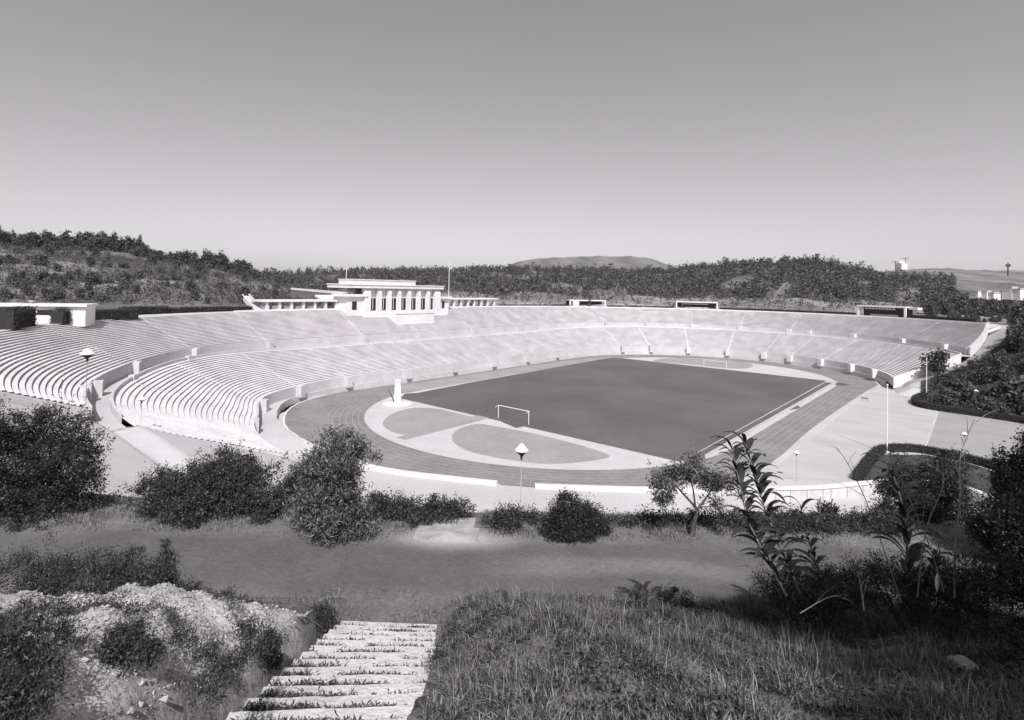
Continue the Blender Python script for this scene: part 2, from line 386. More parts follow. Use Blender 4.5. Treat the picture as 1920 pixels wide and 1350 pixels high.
# rough ground on the hills
rough = (np.sin(XX*.11+YY*.07)+np.sin(XX*.23-YY*.19+1)+np.sin(XX*.053+YY*.091+2)*1.6)
kr = smooth(0, 60, wd[:, None]-w0[None])
ZZ = Z1*(1-kb)+(ZH+rough*.5*kr)*kb
tone, vary = zone(XX, YY, ZZ, U1, W1, R1, T1)
n2 = np.sin(XX*.05+YY*.03)+np.sin(XX*.021-YY*.06+1)+.6*np.sin(XX*.13+YY*.1)
hk = smooth(80., 81.5, R1)*((XX < X0) | (YY > 20))
left = smooth(520, 430, uu)[None]*smooth(wA[None]+10, wA[None]-15, wd[:, None])
ht = .135+.045*n2*.4+0*left; hv = np.full_like(ht, .85)
ht = np.where(left > .5, .16+.05*n2, ht)
scr = smooth(wB[None]*.85, w0[None]+40, wd[:, None])
ht = np.where(left <= .5, .13+.09*scr+.03*n2, ht)
ht = np.where(wd[:, None] > wB[None]+80, .17+.03*n2, ht); hv = np.where(wd[:, None] > wB[None]+80, .45, hv); ht = np.clip(ht, .05, .5)
tone = tone*(1-hk)+ht*hk; vary = vary*(1-hk)+hv*hk
ee = ((XX > 54) & (YY > -44) & (YY < 140) & (R1 > 53.5) & (np.degrees(np.arctan2(YY-(Y0+S2), XX-X0)) < 40)).astype(float)
tone = tone*(1-ee)+.055*ee; vary = vary*(1-ee)+.8*ee
ZZ[0] -= .03
_a = np.degrees(np.arctan2(YY-(Y0+S2), XX-X0)); _ea = np.interp(R1, [48, 63.6, 67, 80, 88], [9.6, 15.2, 19.5, 32, 34]); _ep = ((XX > X0)*(YY > 30)*smooth(_ea-5, _ea-4, _a)*smooth(_ea+9, _ea+8, _a)*(R1 > 50)*(R1 < 87)); tone = tone*(1-_ep)+.33*_ep; vary = vary*(1-_ep)+.25*_ep
terrain = struct(grid_mesh('hillside', XX, YY, ZZ, M['ground'], dict(tone=tone, vary=vary, nscale=np.ones_like(tone))), 'open ground and scrub covered hills around the stadium', 'terrain')
# near sheet
ug = np.linspace(-34, 40, 371); wg = np.concatenate([np.linspace(-14, 2, 30)[:-1], np.linspace(2, 26, 161)])
UG, WG = np.meshgrid(ug, wg)
XN = CX+UG*UW_U[0]+WG*UW_W[0]; YN = CY+UG*UW_U[1]+WG*UW_W[1]
ZN, U2, W2_, R2, T2 = HT(XN, YN)
tn, vn = zone(XN, YN, ZN, U2, W2_, R2, T2)
struct(grid_mesh('hill_bank', XN, YN, ZN, M['ground'], dict(tone=tn, vary=vn, nscale=np.ones_like(tn))), 'grassy bank and grey lane in the foreground', 'terrain')
def H(x, y): return float(HT(np.array([x]), np.array([y]))[0][0])
def HH(x, y, u_px):                       # ground height including the hills
    dx, dy = x-CX, y-CY; wv = dx*UW_W[0]+dy*UW_W[1]
    j = int(np.argmin(np.abs(uu-u_px))); col = ZZ[:, j]
    return float(np.interp(wv, wd, col))
def P_uw(u, w_, dz=0.):
    x, y = W2(u, w_); return np.array([x, y, H(x, y)+dz])
def P_px(px, w_, dz=0.): return P_uw((px-PX)/FP*w_, w_, dz)

# ------------------------------------------------------------------ flat surfaces of the arena
def sheet(name, poly, z, m, label=None, cat=None, sub=0):
    mb = MB(); mb.add([(p[0], p[1], z) for p in poly], [tuple(range(len(poly)))])
    o = build(mb, name, m, recalc=False)
    # make sure it faces up
    if o.data.polygons[0].normal.z < 0:
        o.data.flip_normals()
    return struct(o, label, cat)
def pxpoly(pts, z=0.): return [G(a, b, z)[:2] for a, b in pts]
def spline(pts, n=8, closed=True):
    pts = [np.array(p, float) for p in pts]; o = []; N = len(pts)
    rng_ = range(N) if closed else range(N-1)
    for i in rng_:
        if closed: p0, p1, p2, p3 = pts[(i-1) % N], pts[i], pts[(i+1) % N], pts[(i+2) % N]
        else: p0, p1, p2, p3 = pts[max(i-1, 0)], pts[i], pts[i+1], pts[min(i+2, N-1)]
        for k in range(n):
            t = k/n; o.append(.5*((2*p1)+(-p0+p2)*t+(2*p0-5*p1+4*p2-p3)*t*t+(-p0+3*p1-3*p2+p3)*t**3))
    if not closed: o.append(pts[-1])
    return o
def stad(r, half, n=40, cx=0., cy=0.):
    o = []
    for k in range(n+1): a = -pi/2+pi*k/n+pi/2; o.append((cx+r*cos(a), cy+half+r*sin(a)))
    for k in range(n+1): a = pi+pi*k/n; o.append((cx+r*cos(a), cy-half+r*sin(a)))
    return o
# outer edge of the track, measured on the ground
TO = spline([(43.0, -43), (42.5, -20), (42.8, 10), (43.6, 40), (44.2, 54.0), (41.8, 65), (37.2, 74.0), (29, 81), (18, 86.5), (4, 88.6), (-10, 86.8), (-23, 82), (-36.5, 73.5), (-44, 60), (-46.6, 42), (-46.5, 20), (-46.4, -5), (-46.6, -30), (-47.0, -48), (-46.2, -60), (-42.8, -70.5), (-36.5, -78.5), (-27, -84.6), (-15, -87.9), (0, -88.2), (11, -85.6), (20, -80.8), (28, -75.6), (35.5, -67), (41.5, -55)], 8)
base_poly = [(-56, -95), (66, -95), (66, 70), (40, 100), (-56, 100)]
def plaza_poly():
    pl = [ring(47.0+inshift(s), s)[:2] for s in np.linspace(186, -158, 130)]
    pl += [(54, 44), (56.5, 33), (90, 22), (100, 10), (100, -45), (72, -62), (58, -72), (48, -86), (40, -94), (28, -102), (10, -106)]
    return pl
def ribbon(name, inner, outer, zi, zo, m, **k):
    mb = MB(); mb.grid([[(p[0], p[1], zi if not hasattr(zi, '__len__') else zi[i]) for i, p in enumerate(inner)], [(p[0], p[1], zo if not hasattr(zo, '__len__') else zo[i]) for i, p in enumerate(outer)]])
    o = build(mb, name, m, recalc=False)
    if o.data.polygons[0].normal.z < 0: o.data.flip_normals()
    return struct(o, **k)
struct(sheet('stadium_plaza', [(-42, -70), (-30, -90), (0, -100), (6, -108), (20, -106), (38, -97), (52, -82), (64, -66), (76, -56), (150, -40), (150, 19), (66, 26), (58, 36), (56, 52), (30, 70), (-42, 70)], -.02, M['pave'], 'pale gravel apron around the south and east of the track', 'plaza'))
sheet('lower_plaza', pxpoly([(1430, 896), (1640, 727), (1700, 733), (1760, 760), (1735, 835), (1650, 835), (1598, 900)]), .0, M['pave2'], 'grey gravel stretch beside the east straight of the track', 'plaza')
sheet('running_track', TO, .012, M['cinder'], 'grey cinder running track around the pitch', 'track')
sheet('infield_sand', stad(36.2, 42.2, cx=0, cy=-.3), .022, M['sand'], 'pale sand surround inside the track', 'ground')
# pitch: the grass reaches the far curve on the west side
sheet('grass_pitch', pxpoly([(750, 747), (1275, 866.5), (1550, 714), (1168, 671.8), (1140, 672), (1060, 686), (900, 714), (782, 737), (760, 738)]), .034, M['pitch'], 'dark mown grass football pitch', 'pitch')
sheet('grass_strip', pxpoly([(750, 738), (760, 737.5), (1140, 671.5), (1150, 668), (1060, 677), (900, 700), (745, 724)]), .027, M['dgrass'], 'lighter worn grass strip along the west side of the pitch', 'grass')
e1 = pxpoly([(1550, 714), (1573, 715.8), (1480, 769), (1315, 863), (1300, 873), (1275, 866.5)])
sheet('touchline_strip', e1, .030, M['pave2'], 'pale strip along the east touchline', 'ground')
sheet('touchline_grass', pxpoly([(1548, 717), (1560, 718), (1480, 763), (1312, 858), (1300, 861), (1290, 860)]), .038, M['pitch'], 'narrow dark grass band beside the east touchline', 'grass')
sheet('sand_pit_edge', spline(pxpoly([(718, 792), (738, 775), (775, 765), (820, 767), (868, 778), (895, 785), (860, 795), (800, 812), (762, 816), (728, 806)]), 6), .034, M['dgrass'], 'round grey high jump area in the south west sand', 'ground')
sheet('infield_lens', spline(pxpoly([(847, 822), (858, 806), (895, 795), (930, 800), (1000, 813), (1080, 833), (1142, 854), (1110, 864), (1040, 870), (980, 866), (900, 852), (862, 838)]), 6), .034, M['dgrass'], 'leaf shaped worn grass patch in the south sand', 'grass')
sheet('run_up_path', pxpoly([(742, 821), (760, 825), (900, 789), (915, 783), (895, 779), (880, 783)]), .040, M['dgrass'], 'straight grey run-up strip across the sand to the south goal', 'path')
sheet('goal_mouth', pxpoly([(925, 784.5), (968, 803), (985, 799), (940, 784)]), .042, M['pitch'], 'worn dark grass behind the south goal line', 'grass')
sheet('far_infield', spline(pxpoly([(1225, 677), (1262, 671.5), (1330, 672), (1390, 679), (1412, 685.5), (1385, 691.5), (1300, 684)]), 5), .034, M['dgrass'], 'grey worn ground behind the far goal', 'ground')
# lane marks raked round the bend
for k, r in enumerate((37.3, 38.4, 39.6, 40.8, 42.0, 43.1)):
    a = []; b = []
    for t in np.linspace(-6, 176, 90):
        q = rad(t); a.append((-r*cos(q), -42.4-r*sin(q))); b.append((-(r+.1)*cos(q), -42.4-(r+.1)*sin(q)))
    ribbon('lane_mark', a, b, .024, .024, M['dgrass2'], label='faint pale lane line on the south bend', cat='lane mark')
for k, r in enumerate((37.4, 38.6, 39.8, 41.0)):
    ribbon('lane_mark', [(r, -40), (r, 42)], [(r+.1, -40), (r+.1, 42)], .024, .024, M['dgrass2'], label='faint pale lane line on the east straight', cat='lane mark')
for pts in ([(1440, 772), (1462, 757), (1480, 752), (1488, 756), (1500, 765), (1470, 771), (1452, 776)], [(1478, 744), (1498, 738), (1506, 744), (1494, 750)], [(1500, 733), (1520, 727), (1535, 728), (1515, 738)], [(1560, 716), (1580, 718), (1592, 722), (1570, 723)]):
    sheet('damp_patch', spline(pxpoly(pts), 4), .028, M['pitch'], 'dark damp patch on the east straight', 'stain')

# kerb, moat wall and promenade round the west side
SS = np.concatenate([np.linspace(-163, 0, 100)[:-1], np.linspace(0, 100, 30)[:-1], np.linspace(100, 192, 60)])
def nearest_TO(p):
    q = np.array(TO); return q[np.argmin(np.hypot(q[:, 0]-p[0], q[:, 1]-p[1]))]
TOa = np.array(TO)
def to_radius(s):                         # radius of the track's outer edge on the ray s of the stand ring
    a = ring(20, s)[:2]; b = ring(80, s)[:2]; best = 44
    ts = np.linspace(0, 1, 400); P = a[None]+(b-a)[None]*ts[:, None]
    from math import inf
    d = np.min(np.hypot(P[:, None, 0]-TOa[None, ::3, 0], P[:, None, 1]-TOa[None, ::3, 1]), 1)
    return 20+60*ts[int(np.argmin(d))]
RT = np.array([to_radius(s) for s in SS]); RT = np.convolve(np.pad(RT, 3, 'edge'), np.ones(7)/7, 'valid')
promz = [1.2*float(1-smooth(162, 184, s)) for s in SS]
wallr = [min(RT[i]+1.5, 47.2+inshift(SS[i])) if SS[i] < 140 else RT[i]+1.5 for i in range(len(SS))]
RB = np.array([max(prof(s)['base'][0]+.3, wallr[i]+.6) for i, s in enumerate(SS)])
t = thing('kerb', 'low white kerb around the outer edge of the running track', 'kerb', (0, 0, 0))
def band(i0, i1, r0, r1, z0, z1, name, m, parent=None):
    mb = MB(); rows = [[], [], [], []]
    for i in range(i0, i1):
        s = SS[i]
        a = lambda q: q[i] if hasattr(q, '__len__') else q
        for k, (r, z) in enumerate(((a(r0), a(z0)), (a(r0), a(z1)), (a(r1), a(z1)), (a(r1), a(z0)))):
            p = ring(r, s); rows[k].append((p[0], p[1], z))
    mb.grid([rows[0], rows[1], rows[2], rows[3]])
    n = len(rows[0]); mb.add([rows[k][0] for k in range(4)], [(0, 1, 2, 3)]); mb.add([rows[k][-1] for k in range(4)], [(0, 1, 2, 3)])
    return build(mb, name, m, parent, recalc=False)
NS = len(SS)
band(0, NS, RT, RT+.35, -.1, .18, 'kerb_stone', M['white'], t)
wallr = np.array(wallr); promz = np.array(promz)
t = thing('promenade_wall', 'low retaining wall between the track and the raised promenade', 'wall', (0, 0, 0))
iw = NS-10
band(0, iw, wallr, wallr+.35, -.1, promz+.12, 'wall_face', M['wall'], t)
mb = MB(); mb.grid([[tuple(ring(wallr[i]+.3, SS[i])[:2])+(promz[i],) for i in range(NS)], [tuple(ring(RB[i]+.0, SS[i])[:2])+(promz[i],) for i in range(NS)]])
o = build(mb, 'promenade', M['pave'], recalc=False); 
if o.data.polygons[0].normal.z < 0: o.data.flip_normals()
struct(o, 'raised pale promenade at the foot of the stands', 'promenade')

# ------------------------------------------------------------------ the two tiers
def tier(root, k0, k1, nrow, s_start, s_end, cut0, cut1, ncol=230):
    """rows of seats from edge k0 up to edge k1. cut0/cut1: s limits at the top row"""
    mb = MB(); rows = []
    for k in range(nrow+1):
        f0 = k/nrow
        a = s_start+(cut0-s_start)*f0; b = s_end+(cut1-s_end)*f0
        # sample densely in the bends
        ss = a+(b-a)*np.linspace(0, 1, ncol)
        def line(fr, dz, dr=0.):
            L_ = []
            for s in ss:
                p = prof(s); r0, z0 = p[k0]; r1, z1 = p[k1]
                r = r0+(r1-r0)*fr+dr; q = ring(r, s); L_.append((q[0], q[1], z0+(z1-z0)*fr+dz))
            return L_
        if k == nrow: rows.append(line(1., 0.)); break
        rh = (prof(50)[k1][1]-prof(50)[k0][1])/nrow
        rows.append(line(f0, 0., .25 if nrow < 25 else .20)); rows.append(line(f0, rh*.68, .25 if nrow < 25 else .20)); rows.append(line(f0, rh*.70, -.02)); rows.append(line(f0, rh*1.0, .01))  # shaded recess under each stone bench, then the bench edge
        f1 = (k+1)/nrow
    mb.grid(rows)
    return mb
lower = thing('lower_stand', 'lower tier of stone seating rows curving round the pitch', 'grandstand', (0, 0, 0))
upper = thing('upper_stand', 'upper tier of stone seating rows with the white tribune at its top', 'grandstand', (0, 0, 0))
build(tier(lower, 't1f', 't1r', 24, -169, 188, -163, 191), 'seating_rows', M['stone'], lower, recalc=False)
build(tier(upper, 't2f', 'rim', 25, -158.5, 184, -146, 189), 'seating_rows', M['stone'], upper, recalc=False)
def band2(root, name, m, s0, s1, fa, n=260, s0b=None, closed=True):
    """closed box section swept along the ring: fa(s) gives the section's (r, z) points"""
    mb = MB(); secs = []
    ss = np.linspace(s0, s1, n); K = len(fa(0.))
    for s in ss: secs.append([tuple(ring(r, s)[:2])+(z,) for r, z in fa(s)])
    mb.grid([[sec[k % K] for sec in secs] for k in range(K+1)] if closed else [[sec[k] for sec in secs] for k in range(K)])
    if closed: mb.add(secs[0], [tuple(range(K))]); mb.add(secs[-1], [tuple(range(K))])
    return build(mb, name, m, root)
def sec_wall(e, lo, hi, d0, d1):
    def f(s):
        r, z = prof(s)[e]; zl = lo(s) if callable(lo) else lo
        return [(r+d0, zl), (r+d0, z+hi), (r+d1, z+hi), (r+d1, zl)]
    return f
band2(lower, 'front_wall', M['wall'], -169, 161, sec_wall('t1f', lambda s: 1.0, .25, -.35, .0))
band2(lower, 'rear_parapet', M['wall'], -163, 184, sec_wall('t1r', lambda s: prof(s)['t1r'][1]-.6, .55, .0, .35))
band2(upper, 'front_wall', M['wall'], -158.5, 184, sec_wall('t2f', lambda s: prof(s)['t1r'][1]-.6, .35, -.35, .0))
mbc = MB(); ss = np.linspace(-161, 190, 260)
o = band2(None, 'walkway', M['pave'], -161, 190, lambda s: [(prof(s)['t1r'][0]+.3, prof(s)['t1r'][1]-.35), (prof(s)['t2f'][0]-.3, prof(s)['t1r'][1]-.35), (prof(s)['t2f'][0]-.3, prof(s)['t1r'][1]-.6), (prof(s)['t1r'][0]+.3, prof(s)['t1r'][1]-.6)])
struct(o, 'walkway between the two tiers of seating', 'walkway')
# rim path and its kerb
def rimw(s): return 3.4+6.5*float(smooth(105, 150, s))
o = band2(None, 'rim_walkway', M['pave'], -146, 189, lambda s: [(prof(s)['rim'][0]-.0, prof(s)['rim'][1]+.02), (prof(s)['rim'][0]+rimw(s), prof(s)['rim'][1]+.02), (prof(s)['rim'][0]+rimw(s), 16.2), (prof(s)['rim'][0], 16.2)])
struct(o, 'pale path along the top rim of the stands', 'walkway')
band2(upper, 'rim_coping', M['white'], -146, 112, lambda s: [(prof(s)['rim'][0]+.02, prof(s)['rim'][1]-.3), (prof(s)['rim'][0]+.02, prof(s)['rim'][1]+.38), (prof(s)['rim'][0]+.42, prof(s)['rim'][1]+.38), (prof(s)['rim'][0]+.42, prof(s)['rim'][1]-.3)])
# end walls of the tiers (north east) and their closing faces
def end_wall(root, e0, e1, s0, s1, th_, up, zdn, side):
    mb = MB(); A = []; n = 14
    for k in range(n+1):
        f = k/n; s = s0+(s1-s0)*f; p = prof(s); r = p[e0][0]+(p[e1][0]-p[e0][0])*f; z = p[e0][1]+(p[e1][1]-p[e0][1])*f
        zlo = z-zdn
        a = ring(r, s); b = ring(r, s+side*th_/r*57.3)
        A.append([(a[0], a[1], zlo), (a[0], a[1], z+up), (b[0], b[1], z+up), (b[0], b[1], zlo)])
    mb.grid([[sec[k % 4] for sec in A] for k in range(5)]); mb.add(A[0], [(0, 1, 2, 3)]); mb.add(A[-1], [(0, 1, 2, 3)])
    return build(mb, 'end_wall', M['white'], root)
end_wall(lower, 't1f', 't1r', -169, -163, .9, .35, 2.8, -1)
end_wall(upper, 't2f', 'rim', -158.5, -146, 1.4, .5, 2.6, -1)
end_wall(lower, 't1f', 't1r', 188, 191, .5, .05, 3, 1)
end_wall(upper, 't2f', 'rim', 184, 189, .5, .05, 3, 1)

# stairs and piers
def stair(root, s, e0, e1, w_=.62, n=44):
    lift = .03 if s < -118 or s > 112 else -.045; n = 48 if e0 == 't1f' else 50
    p = prof(s); r0, z0 = p[e0]; r1, z1 = p[e1]; mb = MB()
    c0 = ring(r0, s); c1 = ring(r1, s); d = (c1-c0)[:2]; Ld = np.hypot(*d); d /= Ld; tn_ = np.array([-d[1], d[0]])
    rows = [[], []]
    for k in range(n+1):
        for dz in ((0, 1) if k < n else (0,)):
            q = c0[:2]+d*Ld*k/n; z = z0+(z1-z0)*(k+dz)/n+lift
            for j, sg in enumerate((-1, 1)): rows[j].append((q[0]+tn_[0]*sg*w_/2, q[1]+tn_[1]*sg*w_/2, z))
    low = [[(a, b, c-.9) for a, b, c in rows[j]] for j in (0, 1)]
    mb.grid([low[0], rows[0], rows[1], low[1]])
    return build(mb, 'staircase', M['stone'], root)
def pier(root, s, e, zlo, up=.9, w_=1.5, dep=2.2, off=-.9):
    r, z = prof(s)[e]; c = ring(r+off, s); mb = MB()
    ztop = z+up; a = tangent(r, s)
    mb.box((c[0], c[1], (zlo+ztop)/2), (w_, dep, ztop-zlo), a)
    n_ = np.array([cos(a+pi/2), sin(a+pi/2)])
    return build(mb, 'gate_pier', M['wall'] if s > -60 else M['white'], root)
low_s = [ring_px(49, u, 3.1, lo=-100, hi=60) for u in (1163, 1218, 1290, 1366, 1436)]
low_s += [-107, -121, -136.5, -151.5]
low_s += [12, 30, 48, 66, 84, 104, 122, 141, 160, 175]
for s in low_s:
    if s > -150: stair(lower, s, 't1f', 't1r')
    if s < 148: pier(lower, s, 't1f', 1.0, .35, w_=1.5, dep=1.6, off=-.95)
stair(lower, -152, 't1f', 't1r', 1.1)
up_s = [ring_px(68, u, 11, lo=-120, hi=60) for u in (1133, 1211, 1298, 1389, 1483)]
up_s += [-104, -118, -134, -150]
up_s += [10, 36, 62, 84, 112, 131, 150, 168]
for s in up_s:
    stair(upper, s, 't2f', 'rim', n=34)
    pier(upper, s, 't2f', prof(s)['t1r'][1]-.4, .35, w_=1.4, dep=1.3, off=-.85)
for s in (136, 158): pier(lower, s, 't1r', prof(s)['t1r'][1]-.4, .75, w_=1.3, dep=.8, off=.2)
# end pylons where the tier fronts stop at the south west
for e, s, root, zl in (('t1f', 161.5, lower, .6), ('t2f', 172, upper, 8.6)):
    pier(root, s, e, zl, .5, w_=1.2, dep=2.6, off=.6)

# ------------------------------------------------------------------ buildings on the rim
def Yat(u, X, z):                         # y on the vertical plane x = X seen at photo column u
    a, b = -140., 300.
    f = lambda y: proj([X, y, z])[0]-u
    for _ in range(60):
        m = (a+b)/2
        if f(m) < 0: a = m
        else: b = m
    return (a+b)/2
RZ = 17.6                                  # ground of the rim on the west side
def tribune():
    XF = -74.8; XB = -87.0; y = lambda u, X=XF: Yat(u, X, 19)
    yl, yr = y(684.5), y(827); yc = (yl+yr)/2
    root = thing('tribune', 'white tribune with tall pillars and a flat projecting roof on the stadium rim', 'building', (XF-4, yc, RZ))
    zr = ZV([XF, yc], 541.5); zr2 = ZV([XF, yc], 534.5); zat = ZV([XF-2, yc], 527.2); zw0 = ZV([XF, yc], 581.5); zw1 = ZV([XF, yc], 558); zp = ZV([XF, yc], 546.5)
    mb = MB(); mb.box((XF-6.2, yc, (10+zw0)/2), (12.3, yr-yl, zw0-10)); build(mb, 'podium', M['white'], root)
    # balcony in front, running down into the seats
    ya, yb = Yat(742, XF+4, 16), Yat(813, XF+4, 16)
    mb = MB(); mb.box((XF+1.3, (ya+yb)/2, (10.2+zw0-1.0)/2), (6.2, yb-ya, zw0-1.0-10.2)); mb.box((XF+4.25, (ya+yb)/2, zw0-.7), (.3, yb-ya, .9)); build(mb, 'balcony', M['white'], root)
    mb = MB(); yl2, yr2 = Yat(683, XF+.5, 16), Yat(840, XF+.5, 16)
    mb.box((XF-1.2, (yl2+yr2)/2, (10+zw0-.6)/2), (2.9, yr2-yl2, zw0-.6-10)); build(mb, 'plinth', M['white'], root)
    # back wall with upper band (in the roof's shade)
    mb = MB(); mb.box((XF-1.9, yc, (zw1+zr)/2), (.5, yr-yl-.4, zr-zw1)); build(mb, 'upper_wall', M['white'], root)
    mb = MB(); mb.box((XF-6.2, yc, (zw0+zr)/2), (.4, yr-yl-.4, zr-zw0)); build(mb, 'rear_wall', M['wall'], root)
    pil = [(684.5, 695.5), (710, 716), (729, 734.5), (748, 752.5), (766, 771), (784.5, 789), (802, 806), (816.5, 826)]
    for i, (a, b) in enumerate(pil):
        A, B = y(a), y(b); wd_ = max(B-A, .8); c = (A+B)/2; mb = MB()
        prof_ = [(XF, zw0-.02), (XF, zp-.5), (XF-.25, zp), (XF-.9, zp+.25), (XF-1.2, zr), (XF-1.5, zr), (XF-1.5, zw0-.02)]
        n = len(prof_); V = [(px_, c-wd_/2, z) for px_, z in prof_]+[(px_, c+wd_/2, z) for px_, z in prof_]
        mb.add(V, [tuple(range(n)), tuple(range(n, 2*n))[::-1]]+[(k, (k+1) % n, n+(k+1) % n, n+k) for k in range(n)]); build(mb, 'pillar', M['white'], root)
    for (a0, a1), (b0, b1) in zip(pil[:-1], pil[1:]):
        A, B = y(a1), y(b0); m_ = (A+B)/2
        fr = MB(); fz = (zw0+zw1)/2
        for yy in (A+.12, B-.12): fr.box((XF-1.05, yy, fz), (.25, .22, zw1-zw0-.02))
        fr.box((XF-1.05, m_, zw1-.12), (.25, B-A-.46, .2)); fr.box((XF-1.05, m_, fz), (.12, .12, zw1-zw0-.5))
        f = build(fr, 'window', M['white'], root)
        g = MB(); g.box((XF-1.25, m_, fz), (.06, B-A-.3, zw1-zw0-.1)); go = build(g, 'pane', M['dark'], root); go.parent = f
    y0_, y1_ = Yat(649, XF+.2, 23), Yat(832, XF+.2, 23)
    mb = MB(); mb.box((XF-4.8, (y0_+y1_)/2, (zr+zr2)/2), (10, y1_-y0_, zr2-zr)); mb.box((XF-4.8, (y0_+y1_)/2, zr2-.15), (10.5, y1_-y0_+.5, .26)); rf = build(mb, 'roof', M['white'], root)
    a0, a1 = Yat(658, XF-.5, 24), Yat(779, XF-.5, 24)
    mb = MB(); mb.box((XF-3.7, (a0+a1)/2, (zr2+zat)/2), (6.4, a1-a0, zat-zr2)); mb.box((XF-3.7, (a0+a1)/2, zat+.12), (6.8, a1-a0+.4, .24)); build(mb, 'attic', M['white'], root)
    # side blocks with a door each
    for ua, ub, ud0, ud1, vt in ((650, 684.5, 660, 668.5, 556), (827, 841, 828.5, 833, 560)):
        A, B = Yat(ua, XF-.8, 18), Yat(ub, XF-.8, 18); zt = ZV([XF-.8, (A+B)/2], vt)
        mb = MB(); mb.box((XF-4.5, (A+B)/2, (12+zt)/2), (7.4, B-A, zt-12)); wb = build(mb, 'side_block', M['white'], root)
        mb = MB(); mb.box((XF-3.2, (A+B)/2-(.6 if ua < 700 else 0), zt+.35), (7.0, B-A+1.6, .7)); build(mb, 'side_roof', M['white'], root)
        d0, d1 = Yat(ud0, XF-.78, 18), Yat(ud1, XF-.78, 18)
        mb = MB(); mb.box((XF-.77, (d0+d1)/2, RZ+1.3), (.12, max(d1-d0, .8), 2.5)); build(mb, 'door', M['dark'], root)
    return XF, zr2
XF, ZROOF = tribune()
def colonnade(us, u0, u1, vb, vt, label):
    X = -80.6; A, B = Yat(u0, X, 19), Yat(u1, X, 19); yc = (A+B)/2
    root = thing('colonnade', label, 'colonnade', (X, yc, RZ)); zt = ZV([X, yc], vt)
    for u in us:
        yy = Yat(u, X, 19); mb = MB(); mb.box((X, yy, (RZ-.4+zt)/2), (.75, .75, zt-RZ+.4)); build(mb, 'column', M['white'], root)
        yy2 = yy
        mb = MB(); mb.box((X-4.6, yy2, (RZ+zt)/2), (.5, .5, zt-RZ)); build(mb, 'rear_column', M['white'], root)
    mb = MB(); mb.box((X-2.3, yc, zt+.27), (6.6, B-A, .5)); build(mb, 'roof_beam', M['white'], root)
    mb = MB()
    for k in range(9): mb.box((X-.5-k*.5, yc, zt-.09), (.14, B-A-.3, .16))
    build(mb, 'pergola_slats', M['wall'], root)
    mb = MB(); mb.box((X-2.3, yc, RZ-.15), (6.4, B-A, .4)); build(mb, 'floor', M['pave'], root)
colonnade([500, 523.5, 546, 568.5, 590, 610, 630, 643], 488, 649, 586, 565.5, 'white open colonnade of eight square columns left of the tribune')
colonnade([851, 864, 877, 889, 902, 914, 926], 841, 930, 579, 561.5, 'shorter white open colonnade right of the tribune')
def flagpole(P, h, label, r=.09, base=True):
    t = thing('flagpole', label, 'flagpole', P)
    mb = MB(); mb.tube([P, P+np.array([0, 0, h])], [r, r*.6], 8); build(mb, 'pole', M['metal'], t)
    mb = MB(); mb.lathe(P+np.array([0, 0, h]), [(0, -.05), (r*1.4, 0), (r*1.4, .1), (0, .2)], 8); build(mb, 'finial', M['metal'], t)
    if base: mb = MB(); mb.lathe(P, [(0, 0), (r*3.5, 0), (r*3.5, .25), (r*1.2, .4), (0, .4)], 10); build(mb, 'base', M['wall'], t)
Pp = np.array([XF-6, Yat(648.5, XF-6, 23), RZ]); flagpole(Pp, ZV(Pp, 504)-RZ, 'thin white flagpole behind the left end of the tribune roof', .13)
Pp = np.array([XF-6, Yat(841, XF-6, 20), RZ]); flagpole(Pp, ZV(Pp, 490)-RZ, 'tall thin flagpole at the right end of the tribune', .13)
for (a, b), lab in (((1663, 850), 'slender white flagpole standing by the near planted bed'), ((1737, 746), 'white flagpole at the corner of the far planted bed')):
    P = G(a, b, -.02); flagpole(P, ZV(P, {1663: 722, 1737: 672}[a]), lab, .11)
# sloping stair and terrace walls behind the colonnade
t = thing('sloping_stair', 'steep white stair slab climbing the bank left of the colonnade', 'stair', (-82, Yat(488, -82, 18), 17))
b0, b1 = np.array([-81.5, Yat(480, -81.5, 17.6), 17.4]), np.array([-81.5, Yat(494, -81.5, 17.6), 17.4])
top0 = RAY(455, 554.5, float(np.hypot(*(b0-CAM)[:2]))+9); top1 = RAY(467, 553.5, float(np.hypot(*(b1-CAM)[:2]))+9)
mb = MB(); nst = 22; L0 = []; L1 = []
for k in range(nst):
    for q in (0, 1):
        f = k/nst; z = b0[2]+(top0[2]-b0[2])*(k+q)/nst
        a_ = b0+(top0-b0)*f; c_ = b1+(top1-b1)*f; L0.append((a_[0], a_[1], z)); L1.append((c_[0], c_[1], z))
mb.grid([[(a, b, c-1.2) for a, b, c in L0], L0, L1, [(a, b, c-1.2) for a, b, c in L1]]); build(mb, 'stair_flight', M['white'], t)
mb = MB()
for A_, B_ in ((b0, top0), (b1, top1)): mb.tube([A_+[0, 0, .3], B_+[0, 0, .3]], .22, 4)
build(mb, 'side_wall', M['wall'], t)
t = thing('terrace_wall', 'long low white terrace wall running back behind the colonnade', 'wall', (-92, Yat(600, -92, 19), 18))
A_, B_ = RAY(545, 543, 225.), RAY(652, 553, 190.); mb = MB(); d_ = B_-A_; 
mb.grid([[A_+[0, 0, 0], B_+[0, 0, 0]], [A_+[0, 0, .7], B_+[0, 0, .9]], [A_+[-.6, .8, .7], B_+[-.6, .8, .9]], [A_+[-.6, .8, 0], B_+[-.6, .8, 0]], [A_+[0, 0, 0], B_+[0, 0, 0]]]); build(mb, 'coping', M['white'], t)
